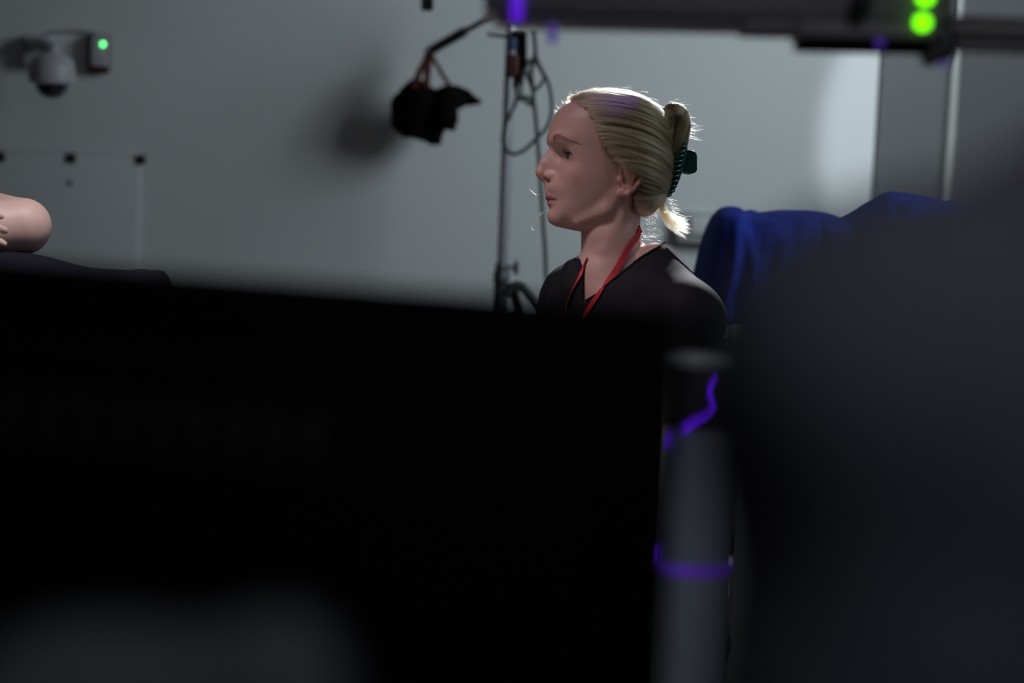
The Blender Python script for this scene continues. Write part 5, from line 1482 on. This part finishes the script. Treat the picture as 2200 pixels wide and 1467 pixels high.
    for sy in (-1, 1):
        MB().ball(Vector(toW(np.array([hp(1223, 338.5, sy * 39)]))[0]), 15.2 * S_ * head_scale, seg=24).build('eye', M['sclera'], o, smooth=True)
    return o

# ------------------------------------------------------------------ man with folded arms at the left edge
f1 = Vector((0.35, -0.94, 0)).normalized(); l1 = Vector((-f1.y, f1.x, 0))
J2 = {}
J2['ell'] = at(50, 486, 4.14)
J2['shl'] = J2['ell'] + Vector((-0.225, 0.19, 0.015))
J2['neck'] = J2['shl'] - l1 * 0.185 + Vector((0, 0, 0.06))
J2['shr'] = J2['neck'] - l1 * 0.185 - Vector((0, 0, 0.06))
J2['chest'] = J2['neck'] - Vector((0, 0, 0.2)) + f1 * 0.02
J2['head'] = J2['neck'] + Vector((0, 0, 0.195)) + f1 * 0.03
J2['hip'] = Vector((J2['neck'].x, J2['neck'].y, 0.56)) - f1 * 0.06
J2['wrl'] = at(-255, 505, 4.06)
J2['elr'] = J2['shr'] + f1 * 0.20 - Vector((0, 0, 0.07)) - l1 * 0.05
J2["wrr"] = at(-186, 438, 4.035)
for n, s in (('l', 1), ('r', -1)):
    J2['hp' + n] = J2['hip'] + l1 * 0.09 * s
    J2['kn' + n] = J2['hp' + n] - f1 * (-0.12) - Vector((0, 0, 0.02)) + f1 * 0.25
    J2['an' + n] = Vector((J2['kn' + n].x, J2['kn' + n].y, 0.09))
person('person in navy with bare folded arms, elbow at the edge beside the whiteboard', 'person', J2, f1, M['brownhair'], M['navy'], M['navy'], 0.3, 0.005, sleeve=0.22,
       hands={'r': (Vector((0.93, -0.02, -0.30)), Vector((0.15, -1, 0.15)), 0.22), 'l': (Vector((-1, -0.1, -0.05)), Vector((0, -0.6, 0.8)), 0.3)}, armr=(0.05, 0.0465, 0.030))
s2 = thing('stool', 'second black stool under the person with folded arms', 'stool', (J2['hip'].x, J2['hip'].y, 0))
hx_, hy_ = J2['hip'].x, J2['hip'].y
MB().lathe((hx_, hy_, 0), (0, 0, 1), [(0.16, 0.34), (0.185, 0.35), (0.19, 0.375), (0.185, 0.39), (0.02, 0.395)], 32).build('seat', M['black'], s2)
MB().cyl((hx_, hy_, 0.0), (hx_, hy_, 0.35), 0.03).build('column', M['chrome'], s2)
MB().lathe((hx_, hy_, 0), (0, 0, 1), [(0.2, 0), (0.2, 0.012), (0.05, 0.03)], 32).build('base', M['chrome'], s2)

# ------------------------------------------------------------------ person close by at the right edge, seen from behind
f2 = Vector((-0.15, 1, 0)).normalized(); l2 = Vector((-f2.y, f2.x, 0))
J3 = {}
J3['shl'] = at(1915, 845, 1.02)
J3['neck'] = J3['shl'] - l2 * 0.155 + Vector((0, 0, 0.105))
J3['shr'] = J3['neck'] - l2 * 0.155 - Vector((0, 0, 0.105))
J3['chest'] = J3['neck'] - Vector((0, 0, 0.22))
J3['head'] = J3['neck'] + Vector((0, 0, 0.19)) + f2 * 0.05
J3['hip'] = Vector((J3['neck'].x, J3['neck'].y, 0.9))
for n, s in (('l', 1), ('r', -1)):
    J3['el' + n] = J3['sh' + n] + l2 * 0.012 * s - Vector((0, 0, 0.27)) + f2 * (-0.02)
    J3['wr' + n] = J3['el' + n] + f2 * 0.10 - Vector((0, 0, 0.24)) - l2 * 0.02 * s
    J3['hp' + n] = J3['hip'] + l2 * 0.012 * s
    J3['kn' + n] = J3['hp' + n] * 1 - Vector((0, 0, 0.41))
    J3['an' + n] = Vector((J3['kn' + n].x, J3['kn' + n].y, 0.09))
person('standing person in slate clothing seen from behind, blurred shoulder close to the camera', 'person', J3, f2, M['brownhair'], M['slate'], M['slate'], 0.0, 0.008, sleeve=0.95)
